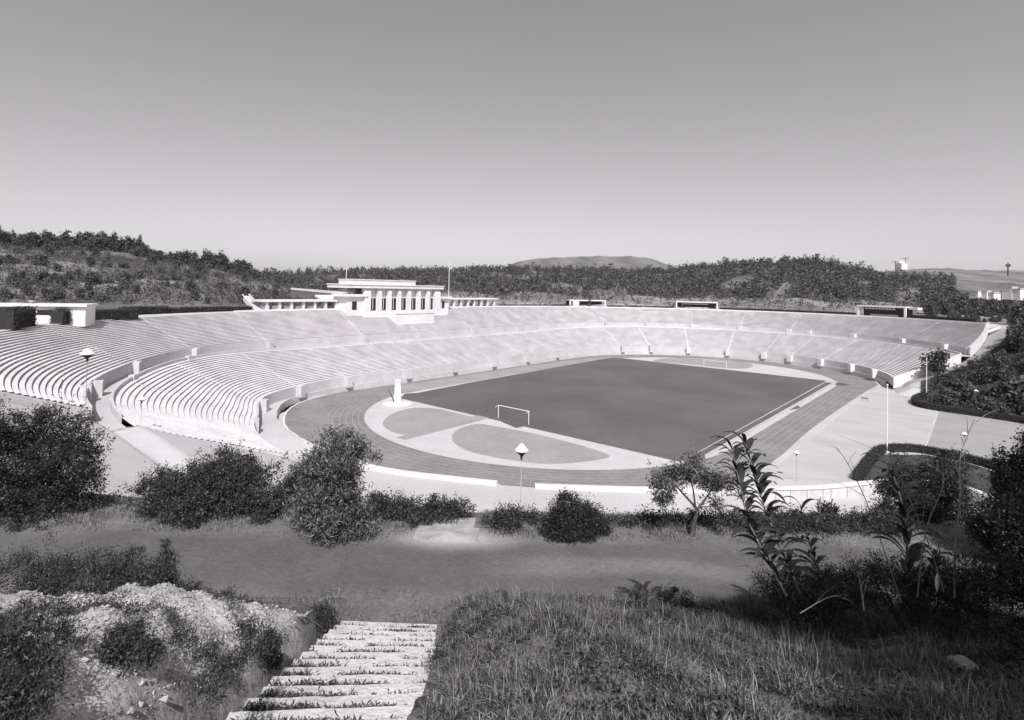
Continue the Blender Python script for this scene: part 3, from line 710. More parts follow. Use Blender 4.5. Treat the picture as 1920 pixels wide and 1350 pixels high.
mb = MB(); mb.grid([[A_+[-.1, .1, -.02], B_+[-.1, .1, -.02]], [A_+[-.1, .1, -3], B_+[-.1, .1, -3]], [A_+[-.5, .7, -3], B_+[-.5, .7, -3]], [A_+[-.5, .7, -.02], B_+[-.5, .7, -.02]]]); build(mb, 'wall_body', M['shadewall'], t)
mb = MB(); q_ = [RAY(590, 553, 199.), RAY(628, 553, 196.), RAY(634, 560.5, 190.), RAY(602, 560.5, 192.)]; mb.add(q_+[p-np.array([0, 0, .6]) for p in q_], [(0, 1, 2, 3), (4, 5, 6, 7), (0, 1, 5, 4), (1, 2, 6, 5), (2, 3, 7, 6), (3, 0, 4, 7)]); build(mb, 'ramp_slab', M['white'], t)

def pavilion(u0, u1, vt, label, solid_left=False, tail=False):
    r = 84.2; s0 = ring_px(r, u0, 18.6, lo=-140, hi=0); s1 = ring_px(r, u1, 18.6, lo=-140, hi=0)
    A = ring(r, s0, 17.3); B = ring(r, s1, 17.3); c = (A+B)/2; a = math.atan2((B-A)[1], (B-A)[0]); Ld = np.hypot(*(B-A)[:2])
    root = thing('rim_pavilion', label, 'pavilion', c); zt = ZV(c, vt); h = zt-17.3
    ex = np.array([cos(a), sin(a), 0]); ey = np.array([-sin(a), cos(a), 0])
    if np.dot(ey, c-np.array([0, 40, 0])) < 0: ey = -ey          # ey points outwards
    def at(x, y_, z): q = c+ex*x+ey*y_; return (q[0], q[1], 17.3+z)
    mb = MB(); mb.box(at(0, 1.5, h-.25), (Ld, 4.2, .5), a); build(mb, 'roof', M['white'], root)
    for x in (-Ld/2+.35, Ld/2-.35):
        mb = MB(); mb.box(at(x, -.2, (h-.5)/2), (.6, .6, h-.5), a); build(mb, 'post', M['white'], root)
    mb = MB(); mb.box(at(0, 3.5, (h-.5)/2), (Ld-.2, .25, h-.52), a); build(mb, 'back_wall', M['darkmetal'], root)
    mb = MB(); mb.box(at(.0, 1.6, .5), (Ld*.55, .7, .9), a); build(mb, 'counter', M['wall'], root)
    if solid_left:
        mb = MB(); mb.box(at(-Ld/2+Ld*.17, .6, (h-.5)/2), (Ld*.16, 3.0, h-.52), a); build(mb, 'kiosk_wall', M['white'], root)
    else:
        mb = MB(); mb.box(at(-.04*Ld, .35, h-1.15), (Ld*.62, .15, .36), a)
        for k in range(9): mb.box(at(-.04*Ld+(k-4)*Ld*.07, .33, h-.82), (.38, .15, .36), a)
        build(mb, 'hanging_fringe', M['wall'], root)
    if tail:
        mb = MB(); q = at(Ld/2+1.6, 2.2, h-.6); mb.box(q, (3.6, 1.8, .9), a-.25); build(mb, 'side_canopy', M['white'], root)
pavilion(1067, 1135, 562.5, 'white flat-roofed kiosk on the rim, leftmost of the three', True)
pavilion(1267, 1346, 565.5, 'white open shelter with a row of arches on the rim, middle of the three')
pavilion(1608, 1700, 573.5, 'white open shelter on the rim, rightmost of the three', tail=True)

def hut():
    z0 = 17.3; P0 = G(46, 606, z0); P1 = G(96, 606, z0)
    d = (P1-P0); d[2] = 0; wd_ = np.hypot(*d[:2]); ex = d/wd_; back = np.array([-ex[1], ex[0], 0])
    if np.dot(back[:2], UW_W) < 0: back = -back
    # long side recedes towards the right in the photograph
    c = P0; a = math.atan2(ex[1], ex[0]); h = ZV(P0, 570)-z0
    root = thing('gate_house', 'low white flat-roofed hut with a slit window at the left rim', 'hut', P0+ex*4)
    Lg = wd_*2.3
    f = lambda x, y_, z: tuple(P0+ex*x+back*y_+np.array([0, 0, z]))
    mb = MB(); mb.box(f(Lg/2, 2.6, (h-.4)/2-.3), (Lg, 5.0, h-.4+.6), a); build(mb, 'walls', M['white'], root)
    mb = MB(); mb.box(f(Lg/2, 2.4, h-.18), (Lg+.7, 5.9, .4), a); build(mb, 'roof', M['white'], root)
    mb = MB(); mb.box(f(wd_*.72, .09, h*.56), (wd_*.55, .1, h*.26), a); w_ = build(mb, 'window', M['dark'], root)
    mb = MB(); mb.box(f(wd_*.72, .03, h*.56-h*.17), (wd_*.6, .25, h*.07), a); build(mb, 'window_sill', M['wall'], w_).parent = w_
    mb = MB(); mb.lathe(f(.5, 1, h+.02), [(0, 0), (.25, 0), (.25, .35), (.5, .4), (.5, .55), (0, .6)], 10); build(mb, 'roof_vent', M['wall'], root)
    q = np.array([P0-ex*7.5+back*3.2])[0]
    t = thing('side_shelter', 'white low roofed shelter at the far left edge beside the gate hut', 'shelter', q)
    mb = MB(); mb.box(tuple(q+np.array([0, 0, h-.25])), (13, 4.5, .5), a); build(mb, 'roof', M['white'], t)
    mb = MB(); mb.box(tuple(q+back*1.6+np.array([0, 0, (h-.5)/2])), (12.6, .3, h-.52), a); build(mb, 'back_wall', M['wall'], t)
hut()

# ------------------------------------------------------------------ arena objects
def goal(y, sgn, label):
    t = thing('football_goal', label, 'goal', (0, y, 0.03)); r = .075; gx = 3.66
    for x in (-gx, gx): mb = MB(); mb.tube([(x, y, .0), (x, y, 2.44)], r, 8); build(mb, 'post', M['metal'], t)
    mb = MB(); mb.tube([(-gx-r, y, 2.46), (gx+r, y, 2.46)], r, 8); build(mb, 'crossbar', M['metal'], t)
    for x in (-gx, gx): mb = MB(); mb.tube([(x, y, 2.46), (x, y+sgn*.9, 2.2)], .04, 6); build(mb, 'net_bracket', M['metal'], t)
Pg = G(960, 791, 0); goal(-53.4, -1, 'white football goal on the near south goal line')
goal(53.4, 1, 'white football goal at the far north end')
P = G(745, 757, .02); t = thing('marathon_pylon', 'tapered white pylon standing on the sand by the corner of the pitch', 'pylon', P)
mb = MB(); hh = 5.1; V = []
for z, w_ in ((0, .58), (hh-.7, .42), (hh, .5)):
    V += [(P[0]+dx*w_, P[1]+dy*w_, P[2]+z) for dx, dy in ((-1, -1), (1, -1), (1, 1), (-1, 1))]
mb.add(V, [(0, 1, 5, 4), (1, 2, 6, 5), (2, 3, 7, 6), (3, 0, 4, 7), (4, 5, 9, 8), (5, 6, 10, 9), (6, 7, 11, 10), (7, 4, 8, 11), (8, 9, 10, 11)]); build(mb, 'shaft', M['metal'], t)
mb = MB(); mb.lathe(P, [(0, 0), (3.2, 0), (3.2, .1), (1.0, .35), (0, .35)], 28); build(mb, 'round_base', M['white'], t)
Q = G(741, 757, .02); mb = MB(); mb.tube([Q, Q+np.array([-.9, -1.1, 3.0])], [.16, .05], 6)
tag(build(mb, 'leaning_pole', M['dark']), 'short dark pole leaning beside the white pylon', 'pole')

def lamp(P, h, label, head=.42, group='white capped lamps around the stadium'):
    t = thing('lamp_post', label, 'lamp post', P, group); P = np.array(P, float)
    mb = MB(); mb.tube([P, P+[0, 0, h-.35]], [.028, .016], 8); build(mb, 'post', M['wall'] if 'south edge' in label else M['postgrey'], t)
    mb = MB(); mb.lathe(P+[0, 0, h], [(0, -.42), (.05, -.42), (.06, -.25), (head*.45, -.16), (head*.95, -.02), (head*.95, 0)], 20); build(mb, 'lamp_bowl', M['darkmetal'], t)
    mb = MB(); mb.lathe(P+[0, 0, h], [(head*.98, -.01), (head, .03), (head*.55, .2), (.05, .34), (0, .35)], 20); build(mb, 'lamp_cap', M['metal'], t)
M['postgrey'] = mat('grey_post_paint', .25, .34, 5.)
def lamp_px(u, vtop, w_, label, h=None, head=.42):
    tp = RAY(u, vtop, w_*math.hypot(1, (u-PX)/FP)); g = H(tp[0], tp[1]); lamp((tp[0], tp[1], g), tp[2]-g, label, head)
lamp_px(164, 664, 31, 'tall lamp with a broad white cap in front of the upper left seats', head=.36)
lamp_px(266, 749, 60, 'smaller lamp standing at the lower left rows of seats')
lamp_px(978, 845, 27, 'lamp with a white cap seen over the south edge of the track', head=.33)
P = G(1493, 904, -.1); lamp(P, ZV(P, 849)+.1, 'lamp on the gravel apron beyond the curved white wall')
P = G(1808, 872, -.1); lamp(P, ZV(P, 814)+.1, 'lamp by the near planted bed at the right edge')
P = G(1830, 764, .5); lamp(P, ZV(P, 733)-.5, 'lamp among the dark trees at the far right')
for i, (a, b, lab) in enumerate(((1621, 752, 'small dark hurdle lying on the gravel near the end of the track'), (1167, 662.5, 'dark doorway block at the foot of the far wall'))):
    P = G(a, b, .0); t = thing('hurdle' if i == 0 else 'hatch_cover', lab, 'hurdle' if i == 0 else 'hatch', P); mb = MB()
    if i == 0:
        mb.tube([P+[-.6, 0, 0], P+[-.6, 0, .8], P+[.6, 0, .8], P+[.6, 0, 0]], .05, 5); build(mb, 'frame', M['dark'], t)
        mb = MB(); mb.box(P+[0, 0, .7], (1.2, .06, .25)); build(mb, 'bar', M['dark'], t)
    else:
        mb.box(P+[0, 0, .25], (2.6, .8, .5), .3); build(mb, 'cover', M['dark'], t)
# curved white wall on the south east
def pathwall(name, pts, th_, zb, zt, m, root):
    mb = MB(); n = len(pts); pts = [np.array(p[:2]) for p in pts]; A = []; B = []
    for i, p in enumerate(pts):
        d = pts[min(i+1, n-1)]-pts[max(i-1, 0)]; d /= np.hypot(*d); nn = np.array([-d[1], d[0]]); A.append(p-nn*th_/2); B.append(p+nn*th_/2)
    f = lambda z, i: z[i] if hasattr(z, '__len__') else z
    secs = [[(A[i][0], A[i][1], f(zb, i)), (A[i][0], A[i][1], f(zt, i)), (B[i][0], B[i][1], f(zt, i)), (B[i][0], B[i][1], f(zb, i))] for i in range(n)]
    mb.grid([[s_[k % 4] for s_ in secs] for k in range(5)]); mb.add(secs[0], [(0, 1, 2, 3)]); mb.add(secs[-1], [(0, 1, 2, 3)])
    return build(mb, name, m, root)
t = thing('curved_wall', 'long curved white retaining wall along the south east side', 'wall', (50, -60, 0))
cw = spline([G(a, b, 1.5)[:2] for a, b in ((1395, 915.5), (1430, 915), (1540, 912), (1655, 902), (1740, 903), (1815, 915), (1862, 935))], 8, False)
pathwall('wall_face', cw, .55, -5, 1.32, M['wall'], t); pathwall('coping', cw, .85, 1.34, 1.55, M['white'], t)
# upright joints on the wall face
mb = MB()
for u in range(1430, 1660, 26):
    P = G(u, 920, 1.0); q = np.array(cw); j = int(np.argmin([abs(proj([p[0], p[1], 1.3])[0]-u) for p in q])); p = q[j]
    d = (q[min(j+1, len(q)-1)]-q[j-1]); d /= np.hypot(*d); nn = np.array([d[1], -d[0]]); 
    if np.dot(nn, UW_W) > 0: nn = -nn
    c = p+nn*.29; mb.box((c[0], c[1], .55), (.07, .05, 1.3), math.atan2(d[1], d[0]))
build(mb, 'joint_lines', M['postgrey'], t)
t = thing('track_end_wall', 'low white wall round the south end of the track, left of the gap', 'wall', (5, -88, 0))
def swall(us_vs): return spline([G(a, b, .42)[:2] for a, b in us_vs], 8, False)
pathwall('wall_body', swall([(605, 846), (650, 861), (700, 873.5), (760, 884), (850, 894.5), (932, 903)]), .7, -.1, .45, M['white'], t)
t = thing('track_end_wall', 'low white wall round the south end of the track, right of the gap', 'wall', (30, -76, 0))
pathwall('wall_body', swall([(1003, 908), (1100, 911.5), (1210, 914.5), (1320, 915), (1400, 912)]), .7, -.1, .45, M['white'], t)
sheet('track_gate', pxpoly([(930, 900), (1006, 905), (1003, 914), (938, 909)]), .018, M['cinder'], 'short cinder spur through the gap in the south wall', 'track')

# ------------------------------------------------------------------ vegetation
def unit(n):
    v = rng.normal(size=(n, 3)); return v/np.linalg.norm(v, axis=1, keepdims=True)
def leaf_quads(P, size, ratio=.4, dirs=None, jitter=.6, szvar=.4, up=0.):
    n = len(P); a = unit(n)
    if dirs is not None: a = dirs+a*jitter; a /= np.linalg.norm(a, axis=1, keepdims=True)
    a[:, 2] += up; a /= np.linalg.norm(a, axis=1, keepdims=True)
    b = np.cross(a, unit(n)); b /= np.linalg.norm(b, axis=1, keepdims=True)
    Ls = size*(1+szvar*rng.uniform(-1, 1, n))[:, None]; Wd = Ls*ratio
    return np.stack([P, P+a*Ls*.45+b*Wd*.5, P+a*Ls, P+a*Ls*.45-b*Wd*.5], 1)
def clumps(blobs, nclump, nleaf, spread, surf=.55):
    """points gathered in clumps spread through the outer shell of ellipsoid blobs [(centre, radii), ...]"""
    vol = np.array([b[1][0]*b[1][1]*b[1][2] for b in blobs])**.7; vol = vol/vol.sum(); Pts = []; Ctr = []
    for (c, r), f in zip(blobs, vol):
        k = max(int(nclump*f), 3); d = unit(k); rr_ = (surf+(1-surf)*rng.uniform(0, 1, k)**.6)[:, None]
        lum = 1+.34*np.sin(d[:, :1]*5.3+c[0])*np.sin(d[:, 2:]*6.1+c[1]*3)+.12*np.sin(d[:, 1:2]*11+c[0]*5); cc = np.array(c)+d*np.array(r)*rr_*lum
        for q in cc:
            m = int(nleaf*rng.uniform(.5, 1.5)); sp = spread*rng.uniform(.6, 1.4); Pts.append(q+rng.normal(size=(m, 3))*sp); Ctr.append(q)
    return np.concatenate(Pts), np.array(Ctr)
def shrub(name, label, cat, base, blobs, m, nclump=60, nleaf=60, leaf=.09, ratio=.45, spread=.16, group=None, up=.3, stems=True, surf=.5):
    base = np.array(base, float); t = thing(name, label, cat, base, group)
    bl = [(base+np.array(c), r) for c, r in blobs]; P, C_ = clumps(bl, int(nclump*2.0), int(nleaf*1.15), spread*.85, surf)
    P = P[P[:, 2] > base[2]-.5]; leaf = leaf*.74
    FQ = leaf_quads(P, leaf, ratio, up=up)
    nsh = int(14+nclump*.14); ctr = np.mean([b[0] for b in bl], 0); q = C_[rng.choice(len(C_), nsh)]; q = q[q[:, 2] > ctr[2]-.1]; dd = q-ctr; dd /= np.linalg.norm(dd, axis=1, keepdims=True)
    dd = dd*.6+np.array([0, 0, .7 if up > -.1 else .1])+rng.normal(size=dd.shape)*.25; Ls_ = blobs[0][1][2]*rng.uniform(.15, .5, len(q)); PS = []
    for a_, d_, l_ in zip(q, dd, Ls_):
        tt = rng.uniform(0, 1, 34)[:, None]**.8; PS.append(a_+d_*l_*tt+rng.normal(size=(34, 3))*.035)
    quads('foliage', np.concatenate([FQ, leaf_quads(np.concatenate(PS), leaf*.95, ratio, up=up)]), m, t)
    if stems:
        mb = MB()
        for q in C_[rng.choice(len(C_), min(len(C_), 26), replace=False)]:
            st = base+np.array([rng.normal()*.15*blobs[0][1][0], rng.normal()*.15*blobs[0][1][1], -.1]); mid = (st+q)/2+rng.normal(size=3)*.08
            sk = min(1, blobs[0][1][0]/.9)**1.5; mb.tube([st, mid, q], [.035*sk, .022*sk, .008*sk], 5, False)
        build(mb, 'stems', M['bark'], t, recalc=False)
    return t
RT3 = np.array([UW_U[0], UW_U[1], 0]); FW3 = np.array([UW_W[0], UW_W[1], 0]); UP3 = np.array([0, 0, 1.])
def pxblob(px, py, w_, rx, ry, base):     # blob centred where a photo point is seen, w_ metres ahead; radii given in photo pixels
    d = BF+(px-PX)/FP*BR-(py-PY)/FP*BU; p = CAM+w_/(d[0]*UW_W[0]+d[1]*UW_W[1])*d; k = w_/FP
    return (p-base, (rx*k, rx*k*.8, ry*k))
def pxshrub(name, label, cat, basepx, w_, bl, m, **kw):
    base = P_px(basepx, w_)
    return shrub(name, label, cat, base, [pxblob(a, b, w_+dw, rx, ry, base) for a, b, rx, ry, dw in bl], m, **kw)
# row of bushes below the lane
pxshrub('bush', 'large dark round bush filling the left edge below the lane', 'bush', 60, 23, [(60, 890, 110, 90, 0), (-20, 860, 110, 90, 0), (130, 880, 70, 80, 0), (20, 950, 120, 50, -1), (165, 930, 45, 55, 0), (90, 800, 48, 34, .5)], M['bush'], nclump=420, nleaf=80, leaf=.14, spread=.20)
pxshrub('bush', 'wide dark bush with upright shoots between the left bush and the tall shrub', 'bush', 380, 23, [(390, 920, 85, 60, 0), (300, 930, 60, 45, 0), (460, 920, 60, 52, 0), (350, 945, 90, 40, -.6), (495, 960, 32, 50, -1), (430, 890, 60, 36, .3)], M['bush2'], nclump=330, nleaf=85, leaf=.13, spread=.17, up=.7)
pxshrub('bush', 'small bush tucked behind the tall pale-leaved shrub', 'bush', 545, 24, [(545, 930, 35, 45, 0), (560, 900, 26, 22, 0)], M['bush2'], nclump=60, nleaf=70, leaf=.12, spread=.15)
pxshrub('tall_shrub', 'tall leafy shrub with long pale leaves at the edge of the lane', 'shrub', 625, 20.8, [(640, 850, 52, 45, 0), (600, 880, 48, 45, 0), (630, 930, 58, 60, 0), (615, 985, 55, 42, -.3), (655, 990, 38, 40, 0), (588, 940, 36, 50, 0), (668, 835, 24, 26, 0), (572, 885, 20, 22, 0), (690, 990, 26, 20, -.3)], M['euc'], nclump=120, nleaf=95, leaf=.24, ratio=.22, spread=.20, up=-.35, surf=.35)
pxshrub('hedge_bush', 'clipped hedge bush running right from the tall shrub to the lower steps', 'hedge', 770, 22.6, [(715, 960, 42, 36, 0), (770, 968, 45, 30, 0), (825, 972, 42, 30, 0), (858, 966, 22, 26, 0), (770, 1000, 26, 24, -1)], M['bush2'], nclump=170, nleaf=80, leaf=.12, spread=.15)
pxshrub('hedge_bush', 'clipped hedge bush just right of the lower steps', 'hedge', 965, 21.8, [(950, 990, 38, 34, 0), (995, 985, 35, 26, .6), (940, 1008, 28, 20, -.4)], M['bush2'], nclump=110, nleaf=80, leaf=.11, spread=.14)
pxshrub('bush', 'dense dark rounded bush rising over the clipped hedge', 'bush', 1075, 21.2, [(1070, 985, 52, 40, 0), (1065, 952, 34, 26, 0), (1105, 985, 34, 36, 0), (1045, 1000, 30, 24, -.3)], M['bush'], nclump=150, nleaf=85, leaf=.10, spread=.13)
for i, (u0, lab) in enumerate(((1175, 'low hedge section beside the dark rounded bush'), (1400, 'low hedge section under the small umbrella-shaped tree'), (1590, 'low hedge section in front of the curved white wall'))):
    bl = [(u0+dx, 990+rng.normal()*3, 40, 20, 0) for dx in (-65, -20, 25, 70)]
    if i == 1: bl = [(u0+dx, 990+rng.normal()*3, 48, 20, 0) for dx in (-110, -60, -5, 50, 100)]
    pxshrub('low_hedge', lab, 'hedge', u0, 22.3, bl, M['bush2'], nclump=150, nleaf=75, leaf=.12, spread=.15)
pxshrub('bush', 'big dark bush with drooping fronds in front of the curved wall', 'bush', 1730, 24, [(1740, 910, 60, 55, 0), (1700, 940, 55, 55, 0), (1770, 950, 50, 55, 0), (1690, 990, 60, 30, 0)], M['bush'], nclump=190, nleaf=85, leaf=.2, ratio=.25, spread=.2, up=-.2)
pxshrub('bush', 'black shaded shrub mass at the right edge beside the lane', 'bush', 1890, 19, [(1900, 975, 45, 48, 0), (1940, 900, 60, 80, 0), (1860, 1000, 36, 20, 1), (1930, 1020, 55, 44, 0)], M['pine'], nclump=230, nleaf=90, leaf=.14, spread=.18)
# small umbrella-shaped tree
def branchtree(name, label, cat, base, forks, blobs, m, nclump, nleaf, leaf, ratio, spread, r0=.09, up=-.2, surf=.4):
    base = np.array(base, float); t = thing(name, label, cat, base); mb = MB()
    for pts, rr_ in forks: mb.tube([base+np.array(p) for p in pts], rr_, 7, False)
    P, C_ = clumps([(base+np.array(c), r) for c, r in blobs], nclump, nleaf, spread, surf)
    tips = [base+np.array(f[0][-1]) for f in forks]
    for q in C_[::2]:
        k = int(np.argmin([np.linalg.norm(q-a) for a in tips])); a = tips[k]; mb.tube([a, (a+q)/2+rng.normal(size=3)*.06, q], [.022, .014, .006], 4, False)
    build(mb, 'trunk', M['bark'], t, recalc=False)
    quads('crown', leaf_quads(P, leaf, ratio, up=up), m, t); return t
b = P_px(1302, 21.2)
def off(px, py, w_): 
    d = BF+(px-PX)/FP*BR-(py-PY)/FP*BU; return CAM+w_/(d[0]*UW_W[0]+d[1]*UW_W[1])*d-b
branchtree('small_tree', 'small umbrella-shaped tree with a forked trunk beside the low hedge', 'tree', b,
  [([(0, 0, -.2), off(1303, 975, 21.2), off(1308, 952, 21.2)], [.10, .07, .05]), ([off(1308, 955, 21.2), off(1285, 930, 21.2), off(1262, 905, 21.2)], [.05, .04, .025]), ([off(1308, 955, 21.2), off(1330, 925, 21.3), off(1345, 890, 21.4)], [.05, .035, .02]), ([off(1305, 960, 21.2), off(1300, 920, 21), off(1290, 880, 21)], [.04, .03, .02])],
  [(off(1290, 880, 21.2), (.75, .6, .42)), (off(1250, 900, 21.2), (.55, .5, .5)), (off(1335, 895, 21.4), (.6, .5, .45)), (off(1240, 935, 21.2), (.35, .3, .35)), (off(1370, 910, 21.4), (.45, .35, .25)), (off(1345, 940, 21.3), (.4, .3, .2)), (off(1300, 860, 21.2), (.35, .3, .12))], M['euc'], 120, 42, .17, .25, .12)
b = P_px(1550, 23.5)
branchtree('sapling', 'tiny sapling with a flat tuft in front of the curved wall', 'tree', b, [([(0, 0, -.1), off(1549, 985, 23.5), off(1552, 960, 23.5)], [.03, .025, .015])], [(off(1550, 955, 23.5), (.42, .35, .18)), (off(1530, 968, 23.5), (.22, .2, .1))], M['bush'], 26, 30, .16, .3, .07)

# pine at the right edge of the view: its shade falls over the lower right corner
def pine(name, label, u, w_, h, spec, shade=1.):
    base = P_uw(u, w_, -.2); t = thing(name, label, 'tree', base); mb = MB(); mb.tube([base, base+[.2, .1, h*.5], base+[.1, 0, h]], [.26, .18, .06], 9); 
    Q = []
    for k in range(spec):
        zf = rng.uniform(.12, 1); a = rng.uniform(0, 2*pi); Lb = (1.35-zf)*h*.40*rng.uniform(.7, 1.15)
        st = base+[0, 0, h*zf]; d = np.array([cos(a), sin(a), -.12]); en = st+d*Lb
        mb.tube([st, (st+en)/2+[0, 0, .12], en], [.05, .03, .012], 5, False)
        n = int(34*Lb); tt = rng.uniform(.25, 1.05, n)[:, None]; c = st+d*Lb*tt+rng.normal(size=(n, 3))*[.32, .32, .14]
        for q in c: Q.append(q+rng.normal(size=(30, 3))*.13)
    build(mb, 'trunk', M['bark'], t, recalc=False); quads('crown', leaf_quads(np.concatenate(Q), .14, .16), M['pine'], t); return t
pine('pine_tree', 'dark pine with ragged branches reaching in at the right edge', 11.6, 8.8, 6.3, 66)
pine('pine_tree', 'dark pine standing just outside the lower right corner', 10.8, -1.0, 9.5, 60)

pine('pine_tree', 'tall unseen pine behind the viewer, added to shade the lower right grass', 9.2, -3.2, 11.5, 80)  # extra pine out of view, added so its shade darkens the lower right
# giant reeds and bare shoots on the right of the bank
def reed(label, pts, leafs, w0_, cat='reed', lean=.0, leafL=.55, r=.022, lo=.12):
    P = [W3(px, py, w_) for px, py, w_ in pts]; base = P[0]; t = thing('giant_reed', label, cat, base)
    mb = MB(); cs = spline(P, 8, False); mb.tube(cs, list(np.linspace(r, r*.4, len(cs))), 6); build(mb, 'stalk', M['twig'], t)
    cs = np.array(cs)
    for k in range(leafs):
        f = lo+(1-lo)*k/max(leafs-1, 1); q = cs[int(f*(len(cs)-1))]; sd = (-1)**k; a = RT3*sd*rng.uniform(.3, .8)+FW3*rng.normal()*.4+UP3*rng.uniform(.7, 1.3)
        a /= np.linalg.norm(a); Ll = leafL*rng.uniform(.6, 1.25)*(1.1-.3*f); wd_ = Ll*rng.uniform(.17, .27); n = 7; Lf = MB(); rows = [[], [], []]; side = np.cross(a, UP3); side /= np.linalg.norm(side)
        p = q.copy(); dirn = a.copy()
        for i in range(n+1):
            g = i/n; ww = wd_*(sin(pi*min(g*.85+.12, 1))**.8)*(1-g*.15) if i < n else .004
            rows[0].append(p-side*ww/2); rows[1].append(p-UP3*ww*.16); rows[2].append(p+side*ww/2); dirn = dirn+np.array([0, 0, -.34 if g > .25 else -.05]); dirn /= np.linalg.norm(dirn); p = p+dirn*Ll/n
        Lf.grid(rows); build(Lf, 'leaf', M['reed'], t, recalc=False, smooth_=True)
    return t
def W3(px, py, w_):
    d = BF+(px-PX)/FP*BR-(py-PY)/FP*BU; return CAM+w_/(d[0]*UW_W[0]+d[1]*UW_W[1])*d
def reed_at(label, pts, w_, **k):
    pts3 = [(a, b, w_) for a, b in pts]
    return reed(label, pts3, k.pop('leafs', 18), w_, **k)
reed_at('leaning giant reed topped by broad curled leaves, the leftmost and tallest', [(1475, 1118), (1440, 1050), (1405, 980), (1385, 900), (1372, 838)], 11.5, leafs=60, leafL=.68)
reed_at('second leaning giant reed just right of the tallest one', [(1500, 1112), (1470, 1040), (1440, 970), (1418, 900), (1398, 832)], 11.8, leafs=58, leafL=.64)
reed_at('short giant reed with three sharp dark leaves before the white wall', [(1545, 1115), (1528, 1050), (1512, 1000), (1500, 945)], 12.5, leafs=18, leafL=.5)
reed_at('dense broad-leaved reed leaning over the dark bush', [(1700, 1085), (1700, 1010), (1690, 940), (1668, 872)], 12., leafs=46, leafL=.8, r=.03)
reed_at('broad-leaved reed clump low on the right of the bank', [(1735, 1120), (1745, 1080), (1752, 1040)], 11.5, leafs=16, leafL=.6)
def shoot(label, pts, w_, r=.012):
    cs = spline([W3(a, b, w_) for a, b in pts], 6, False); mb = MB(); mb.tube(cs, list(np.linspace(r, r*.35, len(cs))), 5)
    n = len(cs)
    for k in range(3, n-2, 3):
        q = cs[k]; e = q+(cs[k+1]-cs[k])*2.2+RT3*rng.normal()*.28+UP3*rng.uniform(0, .25); mb.tube([q, (q+e)/2+UP3*.03, e], [r*.4, r*.3, r*.15], 4)
    tag(build(mb, 'bare_shoot', M['twig']), label, 'twig')
shoot('tall bare pale shoot rising beside the lamp at the right', [(1790, 1120), (1790, 1040), (1800, 940), (1800, 860), (1815, 815), (1828, 785)], 11, .02)
shoot('thin bare twig crossing the gravel apron', [(1690, 1130), (1650, 1010), (1620, 930), (1590, 870), (1568, 838)], 10.5)
shoot('thin bare twig arching over the dark bush', [(1770, 1110), (1745, 1030), (1712, 950), (1690, 900), (1664, 860)], 10.5)
shoot('slender bare twig in front of the big dark bush', [(1720, 1120), (1735, 1000), (1770, 900), (1740, 870)], 11)
shoot('dry stalk leaning over the right of the bank', [(1620, 1145), (1614, 1100), (1608, 1072)], 10, .014)
shoot('dry broken stem lying low on the grassy bank', [(1500, 1150), (1560, 1118), (1600, 1130)], 10.5, .012)
# pale dead leaf sheath and rocks
for px, w_, rr_, lab in ((1812, 9.6, .18, 'pale weathered rock half hidden in the shaded grass'), (1357, 8.6, .09, 'small pale stone in the grass of the bank')):
    P = P_px(px, w_, .04); mb = MB(); V = []; F = []
    for i in range(9):
        for j in range(12):
            a, b_ = pi*i/8, 2*pi*j/12; q = np.array([sin(a)*cos(b_)*1.25, sin(a)*sin(b_)*.9, cos(a)*.62]); q *= rr_*(1+.16*sin(5*q[0]+3*q[1]*2)+.1*rng.normal()*sin(a)); V.append(P+q)
    for i in range(8):
        for j in range(12): F.append((i*12+j, i*12+(j+1) % 12, (i+1)*12+(j+1) % 12, (i+1)*12+j))
    mb.add(V, F); tag(build(mb, 'rock', M['rock'], smooth_=True), lab, 'rock')
P = W3(1757, 1108, 11); mb = MB(); mb.tube([P, P+[0, 0, .12], P+[0, 0, .24], P+[0, 0, .34]], [.012, .035, .03, .004], 8); tag(build(mb, 'dead_leaf_sheath', M['metal']), 'small bright dry leaf sheath among the reeds', 'leaf')
# left of the steps
pxshrub('shrub', 'wide dark shrub overhanging the left of the bank above the rocks', 'shrub', 150, 13.0, [(150, 1115, 130, 60, 0), (40, 1120, 110, 70, 0), (250, 1110, 90, 50, .4), (90, 1180, 120, 45, -.8), (210, 1170, 80, 40, -.5), (325, 1140, 50, 26, .6)], M['bush2'], nclump=420, nleaf=90, leaf=.085, ratio=.3, spread=.12, up=.7)
pxshrub('shrub', 'low dark shrub patch on the pale rocky bank', 'shrub', 240, 7.6, [(235, 1200, 40, 14, 0), (270, 1222, 28, 12, -.3), (215, 1225, 24, 10, -.4)], M['bush2'], nclump=40, nleaf=70, leaf=.06, spread=.08, up=.6)
pxshrub('shrub', 'dark shrub in the lower left corner of the view', 'shrub', 20, 5.9, [(10, 1270, 90, 60, 0), (40, 1215, 80, 45, .9), (-10, 1330, 80, 50, -.9)], M['bush2'], nclump=120, nleaf=85, leaf=.07, ratio=.3, spread=.1, up=.7)
pxshrub('weed_clump', 'dark weeds between the left shrub and the weedy clump by the lane', 'weeds', 415, 14.8, [(400, 1140, 50, 20, 0), (450, 1150, 40, 16, 0)], M['bush2'], nclump=60, nleaf=80, leaf=.07, spread=.08, up=.8)
pxshrub('weed_clump', 'straggling dark weeds down the middle of the pale rocky bank', 'weeds', 400, 7.3, [(385, 1222, 22, 10, 0), (425, 1250, 24, 11, -.6), (350, 1195, 26, 9, .6), (455, 1228, 18, 10, .2), (470, 1185, 24, 9, 1.5), (400, 1290, 26, 10, -1.6)], M['bush2'], nclump=44, nleaf=70, leaf=.045, spread=.09, up=.8)
